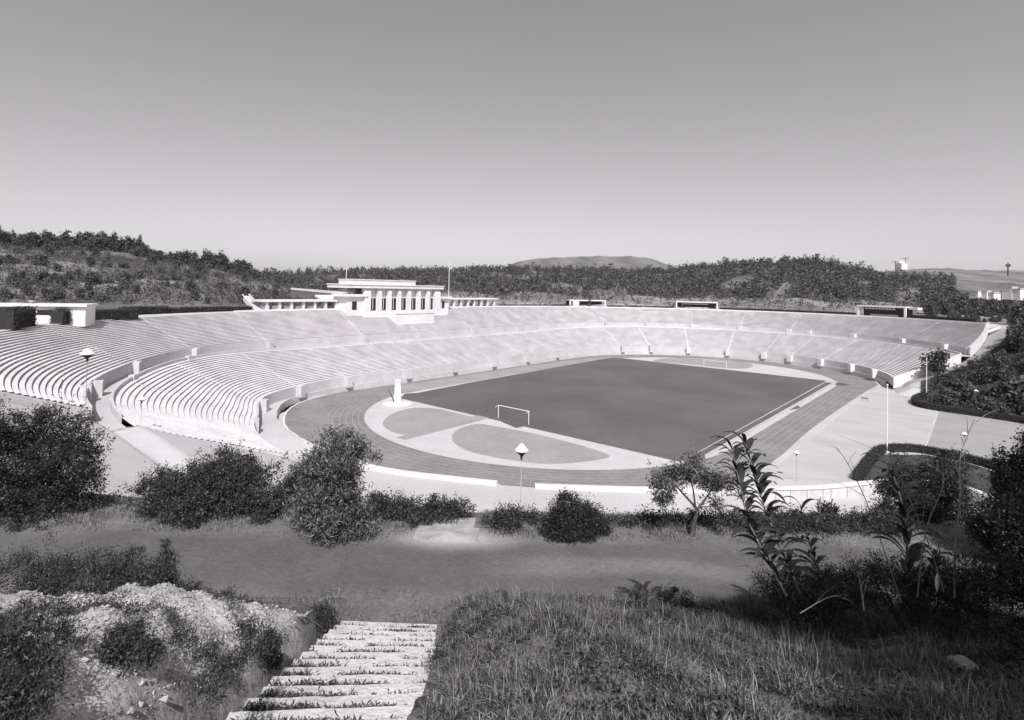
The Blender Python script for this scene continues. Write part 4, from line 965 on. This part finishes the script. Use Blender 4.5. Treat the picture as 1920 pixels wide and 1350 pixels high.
pxshrub('shrub', 'dark scrub spilling down the upper part of the pale rocky bank', 'shrub', 120, 8.6, [(60, 1180, 100, 22, 0), (190, 1180, 80, 20, 0), (285, 1172, 50, 13, .6), (120, 1215, 70, 14, -.9), (320, 1160, 30, 10, 1.2)], M['bush2'], nclump=190, nleaf=80, leaf=.06, ratio=.3, spread=.09, up=.7)
pxshrub('weed_clump', 'leafy weeds hanging over the right edge of the steps near the top', 'weeds', 850, 13.2, [(862, 1185, 22, 18, .5), (850, 1205, 24, 20, 0), (835, 1225, 20, 20, -.7)], M['bush2'], nclump=70, nleaf=80, leaf=.06, ratio=.3, spread=.08, up=.6)
pxshrub('weed_clump', 'leafy weeds hanging over the right edge of the steps near the bottom', 'weeds', 840, 9.6, [(828, 1250, 26, 24, .6), (835, 1290, 28, 26, 0), (860, 1330, 34, 26, -.6)], M['bush2'], nclump=80, nleaf=80, leaf=.055, ratio=.3, spread=.07, up=.6)
pxshrub('weed_clump', 'weedy clump with arching blades left of the top of the steps', 'weeds', 580, 14.6, [(545, 1180, 44, 26, 0), (590, 1180, 36, 26, 0), (610, 1165, 20, 22, 0), (490, 1165, 40, 16, .5)], M['bush2'], nclump=110, nleaf=80, leaf=.09, ratio=.28, spread=.09, up=.8)
pxshrub('weed_clump', 'dark weedy clump halfway down the left edge of the steps', 'weeds', 500, 10.6, [(505, 1215, 18, 24, 0), (515, 1235, 12, 12, 0)], M['bush2'], nclump=26, nleaf=70, leaf=.07, spread=.06, up=.6)
b = P_px(325, 15.0)
branchtree('young_conifer', 'young feathery conifer standing at the near side of the lane', 'tree', b, [([(0, 0, -.1), (0, 0, .7), (0, 0, 1.6)], [.04, .03, .01])], [((0, 0, .3), (.42, .42, .25)), ((0, 0, .75), (.3, .3, .28)), ((0, 0, 1.2), (.17, .17, .25)), ((0, 0, 1.55), (.08, .08, .15))], M['bush'], 90, 55, .1, .16, .07, up=.3)
# grass and weeds
def blades(name, label, n, ulim, wlim, keep, hgt, wid, m, lean=.5, clump=0.):
    U = []; 
    u = rng.uniform(*ulim, n); w_ = wlim[0]+(wlim[1]-wlim[0])*rng.uniform(0, 1, n)**.8
    dens = np.sin(u*2.3+w_*1.1)+np.sin(u*1.1-w_*2.7+1)+np.sin(u*5.1+w_*4.3+2)*.7
    k = keep(u, w_, dens) > rng.uniform(0, 1, n); u, w_, dens = u[k], w_[k], dens[k]
    x = CX+u*UW_U[0]+w_*UW_W[0]; y = CY+u*UW_U[1]+w_*UW_W[1]; z = HT(x, y)[0]
    P = np.stack([x, y, z-.02], -1); n = len(P); h = hgt*(1+.35*dens*clump)*rng.uniform(.4, 1.3, n); a = rng.uniform(0, 2*pi, n); ln = rng.uniform(0, lean, n)
    d = np.stack([np.cos(a)*ln, np.sin(a)*ln, np.ones(n)], -1); d /= np.linalg.norm(d, axis=1, keepdims=True); sd = np.stack([-np.sin(a), np.cos(a), np.zeros(n)], -1)*wid*rng.uniform(.6, 1.4, n)[:, None]
    mid = P+d*h[:, None]*.55; tip = P+d*h[:, None]+np.stack([np.cos(a)*ln*.5, np.sin(a)*ln*.5, -ln*.35], -1)*h[:, None]
    V = np.concatenate([np.stack([P-sd, P+sd, mid+sd*.85, mid-sd*.85], 1), np.stack([mid-sd*.85, mid+sd*.85, tip+sd*.08, tip-sd*.08], 1)]); V = V.reshape(2, n, 4, 3).transpose(1, 0, 2, 3).reshape(-1, 3)
    o = strips(name, V, n, m); tag(o, label, 'grass', kind='stuff'); return o
blades('bank_grass', 'long dry and green grass over the right of the bank', 430000, (-.95, 14), (3.5, 16.6), lambda u, w_, d: np.where((u < w_*1.05+1.5) & ((u > -.55-.12*np.sin(w_*3)) | (w_ < 0)), .62+.30*d, 0)*np.where(w_ > 15.4, .35, 1), .15, .0048, M['grass'], 1.2, .7)
blades('bank_weeds', 'dark weed tufts scattered through the bank grass', 110000, (-.9, 14), (4, 16.2), lambda u, w_, d: np.where((u < w_*1.05+1.5) & (u > -.6), np.clip(d-.1, 0, 1), 0), .20, .010, M['weed'], .8, .3)
blades('rock_bank_weeds', 'sparse weeds on the pale rocky bank left of the steps', 110000, (-13, -3.9), (5, 15.8), lambda u, w_, d: np.clip(.10+.42*(d-.45)+.5*smooth(13, 15.2, w_), 0, .95), .09, .0045, M['weed'], 1.1, .3)
blades('verge_grass', 'rough grass on the verge below the lane', 70000, (-18, 22), (20.6, 24.5), lambda u, w_, d: np.where(np.abs(u+1.2) < 1.3, .03, np.clip(.45+.25*d, 0, 1)), .18, .007, M['grass'], .8, .3)
blades('lane_edge_grass', 'sparse tufts along the near edge of the lane', 60000, (-12, 12), (14.9, 17.0), lambda u, w_, d: np.clip(.10+.22*d+.5*smooth(16.4, 15.4, w_), 0, .9)*np.where((u > -3.8) & (u < -1.1) & (w_ < 15.5), 0, 1), .09, .006, M['grass'], 1.1, .4)
nst_ = 3500; u = rng.uniform(-19, 20, nst_); w_ = 15.6+5.2*rng.uniform(0, 1, nst_)**.8; x = CX+u*UW_U[0]+w_*UW_W[0]; y = CY+u*UW_U[1]+w_*UW_W[1]; z = HT(x, y)[0]; sz = .004+.012*rng.uniform(0, 1, nst_)**7
ob_ = np.array([[1, 0, 0], [-1, 0, 0], [0, 1, 0], [0, -1, 0], [0, 0, .8]]); tr_ = np.array([[0, 2, 4], [2, 1, 4], [1, 3, 4], [3, 0, 4]])
tag(quads('lane_gravel', (np.stack([x, y, z], -1)[:, None]+(ob_[None]+rng.normal(size=(nst_, 5, 3))*.25)*sz[:, None, None])[:, tr_].reshape(-1, 3, 3), M['pathgrey'], k=3), 'small loose stones over the grey lane', 'gravel', kind='stuff')
Qc = []
for k in range(900):
    u0 = rng.uniform(-.7, 13); w0_ = rng.uniform(5, 16); 
    if u0 > w0_*1.0 or sin(u0*2.3+w0_*1.1)+sin(u0*1.1-w0_*2.7+1) > .9: continue
    n = int(rng.uniform(40, 170)); r_ = rng.uniform(.06, .26); uu_ = u0+rng.normal(size=n)*r_; ww_ = w0_+rng.normal(size=n)*r_; x = CX+uu_*UW_U[0]+ww_*UW_W[0]; y = CY+uu_*UW_U[1]+ww_*UW_W[1]
    Qc.append(np.stack([x, y, HT(x, y)[0]+rng.uniform(.0, .55, n)*r_], -1))
tag(quads('ground_cover', leaf_quads(np.concatenate(Qc), .055, .45, up=.5), M['bush2']), 'low leafy plants growing in patches through the bank grass', 'plants', kind='stuff')
blades('right_weeds', 'tall weeds around the reeds on the right of the bank', 60000, (4.2, 13), (11.2, 15.6), lambda u, w_, d: np.where(u < w_*1.02, np.clip(.45+.4*d, 0, 1), 0), .36, .009, M['weed'], .9, .4)
blades('tall_dry_grass', 'tall dry grass and seed stalks rising over the right of the bank', 34000, (-.6, 13), (6, 16.3), lambda u, w_, d: np.where(u < w_*1.02, np.clip(.12+.3*d+.35*smooth(2.5, 7, u), 0, 1), 0), .38, .0036, M['grass'], .8, .5)
pxshrub('weed_clump', 'dark bushy weeds at the foot of the two leaning giant reeds', 'weeds', 1500, 12, [(1490, 1120, 60, 34, 0), (1560, 1105, 50, 40, 0)], M['bush2'], nclump=110, nleaf=80, leaf=.085, ratio=.25, spread=.12, up=.7)
pxshrub('weed_clump', 'dark bushy weeds crowding the right of the bank beside the bare shoots', 'weeds', 1720, 12, [(1660, 1100, 60, 40, 0), (1740, 1110, 70, 45, 0), (1830, 1110, 70, 40, 0)], M['bush2'], nclump=170, nleaf=80, leaf=.085, ratio=.25, spread=.12, up=.7)
pxshrub('weed_clump', 'small dark weed tuft on the crest of the bank right of the steps', 'weeds', 1240, 15, [(1190, 1125, 34, 16, 0), (1270, 1130, 40, 20, 0)], M['bush2'], nclump=40, nleaf=70, leaf=.06, spread=.08, up=.8)
# stones on the rocky bank
mbs = []
Q = []
for k in range(2600):
    u = rng.uniform(-10, -3.7); w_ = rng.uniform(5.5, 14); P = P_uw(u, w_, .0) if False else None
u = rng.uniform(-11, -3.8, 16000); w_ = rng.uniform(5, 14.0, 16000); x = CX+u*UW_U[0]+w_*UW_W[0]; y = CY+u*UW_U[1]+w_*UW_W[1]; z = HT(x, y)[0]; sz = .010+.045*rng.uniform(0, 1, 16000)**6
base = np.array([[1, 0, 0], [-1, 0, 0], [0, 1, 0], [0, -1, 0], [0, 0, .8], [0, 0, -.8]]); tri = np.array([[0, 2, 4], [2, 1, 4], [1, 3, 4], [3, 0, 4]])
V = (np.stack([x, y, z+sz*.2], -1)[:, None]+(base[None]+rng.normal(size=(16000, 6, 3))*.25)*sz[:, None, None])[:, tri].reshape(-1, 3, 3)
tag(quads('loose_stones', V, M['rock'], k=3), 'loose pale stones over the rocky bank', 'stones', kind='stuff')

# steps
t = thing('stone_steps', 'broad weathered stone steps cut into the bank in the foreground', 'steps', P_uw(-2.4, 15))
nstep = 18
for k in range(nstep):
    w_ = 15.35-.60*k; z = 15.93+.252*k; a = math.atan2(UW_U[1], UW_U[0])+rad(-2+.55*k); x, y = W2(-2.48+.036*k+rng.normal()*.02, w_-.30); wl = 2.6+.018*k
    mb = MB(); V = []; n = 14; L0 = []; 
    ca, sa = cos(a), sin(a); rows = [[], [], [], []]
    for i in range(n+1):
        s_ = (i/n-.5)*wl; wob = .006*rng.normal(); wz = .004*rng.normal()
        for j, (dy, dz) in enumerate(((.33+wob, -.32), (.33+wob, wz-.03), (.30+wob, wz), (-.42, wz+.03))): rows[j].append((x+s_*ca-dy*sa, y+s_*sa+dy*ca, z+dz))
    mb.grid(rows); mb.add([rows[j][0] for j in range(4)], [(0, 1, 2, 3)]); mb.add([rows[j][-1] for j in range(4)], [(0, 1, 2, 3)]); build(mb, 'step', M['step'] if 'step' in M else M['rock'], t, recalc=False)
u = []; wv_ = []; zz = []
for k in range(nstep):
    n = int(7000*(.5+rng.uniform())); uu_ = rng.uniform(-3.78+.036*k, -1.15+.036*k, n); dens = np.sin(uu_*3.1+k*1.7)+np.sin(uu_*7+k*2.9)*.7+(.9 if k > 8 else .2); kk = dens+.5 > rng.uniform(-.3, 1.9, n); uu_ = uu_[kk]
    u.append(uu_); wv_.append(15.35-.60*k-.55+np.abs(rng.normal(size=len(uu_)))*.08+.0); zz.append(15.93+.252*k+rng.uniform(0, .15, len(uu_)))
u = np.concatenate(u); wv_ = np.concatenate(wv_); zz = np.concatenate(zz)
P = np.stack([CX+u*UW_U[0]+wv_*UW_W[0], CY+u*UW_U[1]+wv_*UW_W[1], zz], -1)
tag(quads('step_weeds', leaf_quads(P, .075, .3, up=.4), M['weed']), 'small weeds along the foot of each step', 'weeds', kind='stuff')
t = thing('lower_steps', 'pale wide steps going down between the clipped hedges', 'steps', P_uw(-1.1, 21))
for k, (w_, wl, z) in enumerate(((20.9, 2.3, 15.95), (21.9, 1.6, 15.90), (22.8, 2.0, 15.2), (23.6, 2., 14.85), (24.4, 2., 14.5), (25.2, 2, 14.15))):
    x, y = W2(-1.28+(.22*k if k < 2 else .5), w_); mb = MB(); mb.box((x, y, z-.3), (wl if k < 2 else 1.3, .98, .66), math.atan2(UW_U[1], UW_U[0])-.06+.03*k); build(mb, 'step', M['oldstep'], t)

# planted beds
sheet('east_path', pxpoly([(1762, 770), (1850, 782), (1990, 806), (1990, 925), (1920, 893), (1830, 866), (1735, 847)]), .010, M['pathgrey'], 'greyer paved path leading off to the right between the two beds', 'path')
sheet('planted_bed', pxpoly([(1612, 907), (1634, 870), (1654, 853), (1735, 853), (1830, 873), (1990, 930), (1990, 1010), (1862, 938), (1815, 917), (1740, 905), (1655, 905)]), .05, M['bedgrass'], 'dark rough grass inside the near planted bed', 'grass')
sheet('planted_bed', pxpoly([(1720, 752), (1735, 742), (1760, 730), (1990, 735), (1990, 806), (1850, 780), (1740, 762)]), .05, M['bedgrass'], 'dark rough grass inside the far planted bed', 'grass')
# hedges
def hedge(label, line, h, wd_, dens=1., leaf=.16, name='hedge', group=None, zf=None, m=None):
    line = [np.array(p, float) for p in line]; c = line[len(line)//2]; t = thing(name, label, 'hedge', c, group)
    mb = MB(); n = len(line); secs = []; P = []
    for i, p in enumerate(line):
        d = line[min(i+1, n-1)]-line[max(i-1, 0)]; d[2] = 0; d /= np.linalg.norm(d); nn = np.array([-d[1], d[0], 0]); secs.append([p-nn*wd_*.42-[0, 0, .3], p-nn*wd_*.42+[0, 0, h*.93], p+nn*wd_*.42+[0, 0, h*.93], p+nn*wd_*.42-[0, 0, .3]])
        if i < n-1:
            L_ = np.linalg.norm(line[i+1]-p); k = int(L_*(2*h+wd_)*40*dens); tt = rng.uniform(0, 1, k)[:, None]; pr = rng.uniform(0, 2*h+wd_, k); x = np.where(pr < h, -wd_/2, np.where(pr < h+wd_, -wd_/2+(pr-h), wd_/2)); z = np.where(pr < h, pr, np.where(pr < h+wd_, h, 2*h+wd_-pr))
            P.append(p+(line[i+1]-p)*tt+nn*x[:, None]+np.stack([0*z, 0*z, z], -1)+rng.normal(size=(k, 3))*.06)
    mb.grid([[s_[k % 4] for s_ in secs] for k in range(5)]); mb.add(secs[0], [(0, 1, 2, 3)]); mb.add(secs[-1], [(0, 1, 2, 3)])
    build(mb, 'hedge_core', M['hedgecore'], t); quads('leaves', leaf_quads(np.concatenate(P), leaf, .6), m or M['hedge'], t); return t
M['hedgecore'] = mat('hedge_inside', .02, .035, 3.)
M['step'] = mat('worn_step_stone', .42, .60, 4., bump=.5, bscale=14, scale2=.7)
for o_ in list(bpy.data.objects):
    if o_.name.startswith('step') and o_.parent and o_.parent.name.startswith('stone_steps'): o_.data.materials[0] = M['step']
def g3(pts, z): return [G(a, b, z) for a, b in pts]
def densify(pts, step=2.5):
    o = []
    for a, b in zip(pts[:-1], pts[1:]):
        k = max(int(np.linalg.norm(b-a)/step), 1)
        for i in range(k): o.append(a+(b-a)*i/k)
    return o+[pts[-1]]
bedA = spline(g3([(1608, 902), (1632, 868), (1652, 850), (1690, 846), (1735, 850), (1830, 870), (1920, 898), (1990, 925)], 0), 5, False)
hedge('dark clipped hedge curving round the near planted bed', bedA, 1.15, 1.1, 2.2, .14)
bedB = spline(g3([(1746, 742), (1722, 750), (1716, 757), (1732, 765), (1780, 773), (1850, 783), (1930, 796), (2010, 815)], 0), 5, False)
hedge('dark clipped hedge along the far planted bed', bedB, 1.3, 1.2, 1.5, .18)
def rimhedge(label, s0, s1, h, wd_, dr=0.): 
    hedge(label, [ring(80.2+rimw(s)+wd_/2+dr, s, 17.2) for s in np.linspace(s0, s1, max(int(abs(s1-s0)*.8), 3))], h, wd_, .55, .32)
yl_ = lambda u, r=84.5: ring_px(r, u, 18, lo=-150, hi=150)
rimhedge('long low dark hedge behind the left rim, ending at the sloping stair', yl_(470), yl_(330), 1.5, 1.6)
rimhedge('dark hedge behind the left rim, middle section', yl_(326), yl_(250), 1.9, 1.8)
rimhedge('dark hedge behind the north rim between the tribune and the left kiosk', yl_(935), yl_(1064), 1.0, 1.4)
rimhedge('dark hedge on the north rim between the left kiosk and the middle shelter', yl_(1138), yl_(1264), 1.0, 1.4)
rimhedge('dark hedge on the north rim between the middle and right shelters', yl_(1350), yl_(1604), 1.1, 1.4)
rimhedge('dark hedge on the north rim right of the right shelter', yl_(1704), yl_(1835), 1.3, 1.6)
for (a, b_), (c_, d_), h, lab in (((0, 618), (44, 611), 3.0, 'tall clipped dark hedge block left of the gate hut'), ((98, 607), (150, 601), 2.3, 'tall clipped dark hedge block before the gate hut, right of its window'), ((160, 600), (248, 596), 1.7, 'long clipped dark hedge right of the gate hut')):
    A_, B_ = G(a, b_, 17.4), G(c_, d_, 17.4); hedge(lab, [A_+(B_-A_)*f+FW3*1.0 for f in np.linspace(0, 1, 5)], h, 2.2, .8, .25)

# hill trees
def hilltree_mesh(kind, n, mname):
    if kind == 0: bl = [((0, 0, 2.2), (1.5, 1.5, 1.7)), ((.5, .3, 3.2), (.9, .9, 1.1))]
    elif kind == 1: bl = [((0, 0, 1.4), (1.5, 1.5, 1.2)), ((0, 0, 2.9), (1.0, 1.0, 1.2)), ((0, 0, 4.3), (.5, .5, 1.0))]
    elif kind == 2: bl = [((0, 0, 1.0), (1.7, 1.6, 1.1)), ((.9, -.4, 1.2), (.9, .9, .9))]
    else: bl = [((0, 0, 1.9), (1.1, 1.1, 1.6)), ((-.4, .2, 1.3), (.9, .9, .9)), ((.3, -.3, 2.8), (.7, .7, .9))]
    P, _ = clumps(bl, n//8, 8, .28, .45); return leaf_quads(P, .5, .7)
protos = [hilltree_mesh(k % 4, 900, '') for k in range(8)]
pm = []
for k, q in enumerate(protos):
    me_o = quads('hill_tree', q, M['hill']); pm.append(me_o)
for o_ in pm: bpy.data.objects.remove(o_)
pm = [m_ for m_ in bpy.data.meshes if m_.name.startswith('hill_tree')]
def put(name, label, cat, group, px, wv, s, kind=None, zs=1., me=None):
    tu_ = (px-PX)/FP; x = CX+wv*(UW_W[0]+tu_*UW_U[0]); y = CY+wv*(UW_W[1]+tu_*UW_U[1]); z = HH(x, y, px)
    if px > 1780 and wv < 240:
        ylim = float(np.interp(px, [1780, 1822, 1850, 1880, 1897, 1915], [697, 684, 678, 660, 625, 560]))
        while s > .5 and proj([x, y, z+4.6*s*zs])[1] < ylim: s *= .9
        if s <= .6: s = .6; z -= 1.0
    o = bpy.data.objects.new(name, me or pm[random.randrange(8) if kind is None else random.choice(kind)]); COL.objects.link(o); o.location = (x, y, z-.2*s); o.scale = (s, s, s*zs); o.rotation_euler.z = random.uniform(0, 6.28)
    return tag(o, label, cat, group)
def skyA(px): return float(np.interp(px, SKA_u, SKA_v))
nA = 0
def where(px): return 'above the gate hut' if px < 150 else 'right of the gate hut' if px < 300 else 'left of the sloping stair' if px < 430 else 'above the sloping stair'
def sizeword(s_, a, b): return 'small' if s_ < a else 'large' if s_ > b else 'middle-sized'
for k in range(105):                         # row of trees along the crest of the left hill
    px = -50+545*(k+random.random())/105; wA_ = np.interp(px, [-900, 0, 640], [300, 300, 380]); sz_ = random.uniform(1.1, 2.3); lb = sizeword(sz_, 1.5, 1.9)+' dark tree on the left hill crest '+where(px)
    put('hill_tree', lb, 'tree', lb.replace('tree on', 'trees on'), px, wA_+random.uniform(-14, 2), sz_, [0, 1, 3, 4, 5, 7])
for k in range(160):
    px = random.uniform(-60, 520); f = random.random()**1.2; w0_ = float(np.interp(px, uu, w0)); wA_ = np.interp(px, [0, 640], [300, 380]); sz_ = random.uniform(.4, 1.3)
    lb = sizeword(sz_, .7, 1.0)+' round bush '+('low' if f < .33 else 'high' if f > .66 else 'halfway up')+' on the left hill '+where(px)
    put('hillside_bush', lb, 'bush', lb.replace('bush ', 'bushes ', 1), px, w0_+8+(wA_-w0_-16)*f, sz_, [0, 2, 3, 6])
# woods, too many to count
def mass(name, label, N, fpx, fw, smin, smax, m, nl=56, lf=.72):
    Q = []; lib = []
    for k in range(6):
        P, _ = clumps([((0, 0, 2.0), (1.3, 1.3, 1.9)), ((0, 0, 3.6), (.7, .7, 1.1))] if k % 2 else [((0, 0, 1.5), (1.6, 1.6, 1.4))], nl//4, 4, .35, .5); lib.append(leaf_quads(P, lf, .75))
    for k in range(N):
        px = fpx(); wv = fw(px)
        if name == 'far_wood' and (sin(px*.021+wv*.017)+sin(px*.057-wv*.03+1)+sin(wv*.043)*.7 < -.75-.6*(wv > .7*wBf(px))): continue
        if px > 1790 and wv > .62*wBf(px): continue
        if wv is None: continue
        tu_ = (px-PX)/FP; x = CX+wv*(UW_W[0]+tu_*UW_U[0]); y = CY+wv*(UW_W[1]+tu_*UW_U[1]); z = HH(x, y, px); s = random.uniform(smin, smax); a = random.uniform(0, 6.28); ca, sa = cos(a), sin(a)
        q = lib[random.randrange(6)]*s; Q.append(np.stack([q[..., 0]*ca-q[..., 1]*sa+x, q[..., 0]*sa+q[..., 1]*ca+y, q[..., 2]*random.uniform(.8, 1.3)+z-.3], -1))
    return tag(quads(name, np.concatenate(Q), m), label, 'wood', kind='stuff')
wBf_ = None
wBf = lambda px: float(np.interp(px, uu, wB)); w0f = lambda px: float(np.interp(px, uu, w0))
mass('far_wood', 'dense dark pine wood covering the middle and right hills', 6500, lambda: random.uniform(440, 2000), lambda px: w0f(px)+(wBf(px)-w0f(px))*random.uniform(.22, 1.0)**.85, .55, 2.1, M['hill'])
mass('crest_wood', 'row of small trees along the skyline of the middle and right hills', 900, lambda: random.uniform(440, 2000), lambda px: wBf(px)-random.uniform(0, 12)-(40*random.random() if 930 < px < 1270 else 0), .5, 1.7, M['hill'])
mass('hill_scrub', 'low scrub in loose rows on the slope behind the north rim', 2600, lambda: random.uniform(520, 1900), lambda px: w0f(px)+10+(wBf(px)-w0f(px))*random.uniform(.0, .5)**1.1, .3, 1.0, M['scrub'], 20, .8)
mass('left_hill_scrub', 'low mottled scrub over the slope of the left hill', 7500, lambda: random.uniform(-80, 640), lambda px: w0f(px)+4+(float(np.interp(px, uu, wA))-w0f(px))*random.uniform(0, 1)**1.1, .22, .75, M['scrub'], 20, .7)
# trees beyond the planted beds, right
ntr = 0
for k in range(190):
    px = random.uniform(1745, 1990); f = random.random(); wv = 168+f*250
    if wv < 215 and px < 1760+(215-wv)*.3+30*(wv > 190): pass
    x_, y_ = W2((px-PX)/FP*wv, wv)
    a_ = math.degrees(math.atan2(y_-(Y0+S2), x_-X0)); r_ = float(ringdist(np.array(x_), np.array(y_)))
    if r_ < 92 and a_ > -2: continue
    if px < 1850 and wv < 200 and r_ < 64: continue
    sz_ = random.uniform(1.1, 2.2); lb = sizeword(sz_, 1.4, 1.8)+' dark tree '+('near the far planted bed' if wv < 215 else 'just behind the end of the stands' if wv < 300 else 'far up the wooded slope')+(' at the right edge' if px > 1870 else '')
    put('tree', lb, 'tree', lb.replace('tree ', 'trees ', 1), px, wv, sz_)
for k in range(170):
    x_ = rng.uniform(60, 124); y_ = rng.uniform(29, 74); q = proj([x_, y_, 3.])
    if q[0] < 1775 or q[0] > 1990: continue
    if math.degrees(math.atan2(y_-(Y0+S2), x_-X0)) > float(np.interp(np.hypot(x_-X0, y_-(Y0+S2)), [48, 63, 67, 80, 88], [4, 9, 13, 24, 26])) and np.hypot(x_-X0, y_-(Y0+S2)) < 92: continue
    wv = float((np.array([x_, y_])-CAM[:2])@UW_W); sz_ = random.uniform(.8, 2.1); lb = sizeword(sz_, 1.55, 1.9)+' dark tree crowding behind the far planted bed'+(' at the right edge' if q[0] > 1870 else '')
    put('tree', lb, 'tree', lb.replace('tree ', 'trees ', 1), float(q[0]), wv, sz_)
for i, (a, b_, s_, lab) in enumerate(((1778, 733, 1.15, 'small dark tree just right of the corner flagpole of the far bed'), (1824, 744, 1.5, 'dark round tree behind the lamp of the far planted bed'), (1872, 742, 2.1, 'tall dark tree behind the right part of the far planted bed'), (1757, 738, 1.5, 'small feathery tree by the corner flagpole of the far bed'), (1800, 752, 1.3, 'dark tree in the far planted bed'), (1850, 755, 1.7, 'dark tree in the middle of the far planted bed'), (1895, 765, 2.0, 'large dark tree at the right of the far planted bed'))):
    P = G(a, b_, 0.); wv = float((P-CAM)[:2]@UW_W); put('bed_tree', lab, 'tree', None, a, wv, s_)

Qs = []; lb_ = leaf_quads(clumps([((0, 0, .5), (.9, .9, .6))], 12, 6, .2, .4)[0], .38, .7)
for k in range(1500):
    x_ = rng.uniform(57, 130); y_ = rng.uniform(27, 90); an = math.degrees(math.atan2(y_-(Y0+S2), x_-X0)); rr = np.hypot(x_-X0, y_-(Y0+S2))
    if an > np.interp(rr, [48, 63, 67, 80, 88], [4, 9, 13, 24, 26]) and rr < 92: continue
    q = proj([x_, y_, 3.]); 
    if q[0] > 2000: continue
    s_ = rng.uniform(.6, 1.6); Qs.append(lb_*s_+np.array([x_, y_, HH(x_, y_, float(q[0]))-.1]))
tag(quads('slope_scrub', np.concatenate(Qs), M['bush2']), 'low dark scrub on the slope right of the end of the stands', 'scrub', kind='stuff')
# things far off on the right
P = RAY(1690, 503, 1300.); t = thing('hilltop_building', 'small white domed building with aerials on the far right skyline', 'building', P)
mb = MB(); mb.box(P+[0, 0, 3], (14, 12, 12), YAW); build(mb, 'walls', M['white'], t)
mb = MB(); mb.lathe(P+[0, 0, 9], [(6.6, 0), (6.0, 2), (3.6, 4), (0, 5)], 14); build(mb, 'dome', M['white'], t)
mb = MB(); mb.tube([P+[-9, 0, -4], P+[-9, 0, 14]], .6, 6); mb.tube([P+[-14, 0, 12], P+[-4, 0, 12.5]], .5, 6); mb.tube([P+[6, 0, 9], P+[6, 0, 20]], .5, 6); mb.tube([P+[1, 0, 18], P+[12, 0, 19]], .5, 6); build(mb, 'aerials', M['darkmetal'], t)
P = RAY(1890, 508, 1250.); t = thing('mast', 'thin dark mast with a box on top on the flat right skyline', 'mast', P)
mb = MB(); mb.tube([P+[0, 0, -8], P+[0, 0, 14]], [1.4, .8], 6); build(mb, 'pole', M['darkmetal'], t)
mb = MB(); mb.box(P+[0, 0, 9], (6, 4, 4)); build(mb, 'platform', M['darkmetal'], t)
for i, (u_, v_, w_, h_, lab) in enumerate(((1830, 549, 9, 5, 'small white house, leftmost of the far houses at the right'), (1846, 550, 8, 6, 'second small white house from the left at the far right'), (1862, 552, 14, 5, 'long low white house at the far right'), (1893, 551, 10, 12, 'tallest pale house block at the far right edge'), (1915, 552, 22, 10, 'wide pale building cut by the right edge of the view'))):
    P = RAY(u_, v_+4, 430.); k = 430./FP; t = thing('far_house', lab, 'house', P, None)
    mb = MB(); mb.box(P+[0, 0, h_*k/2-1], (w_*k, 5, h_*k+2), -YAW+.2); build(mb, 'walls', M['white'], t)
    mb = MB(); mb.box(P+[0, 0, h_*k+.15], (w_*k+.6, 5.6, .4), -YAW+.2); build(mb, 'roof', M['wall'], t)
# the air: far hills fade a little
mb = MB(); mb.box((CX+UW_W[0]*4400, CY+UW_W[1]*4400, 50), (13500, 13500, 330), math.atan2(UW_W[1], UW_W[0]))
hz = build(mb, 'haze', None); hm = bpy.data.materials.new('air'); hm.use_nodes = True; hn = hm.node_tree; hn.nodes.remove(hn.nodes['Principled BSDF'])
pv = hn.nodes.new('ShaderNodeVolumePrincipled'); pv.inputs['Density'].default_value = .00005; pv.inputs['Color'].default_value = (.93, .93, .93, 1); pv.inputs['Anisotropy'].default_value = .2
hn.links.new(pv.outputs[0], hn.nodes['Material Output'].inputs['Volume']); hz.data.materials.append(hm)
tag(hz, 'thin pale haze in the air over the hills', 'haze', kind='stuff')
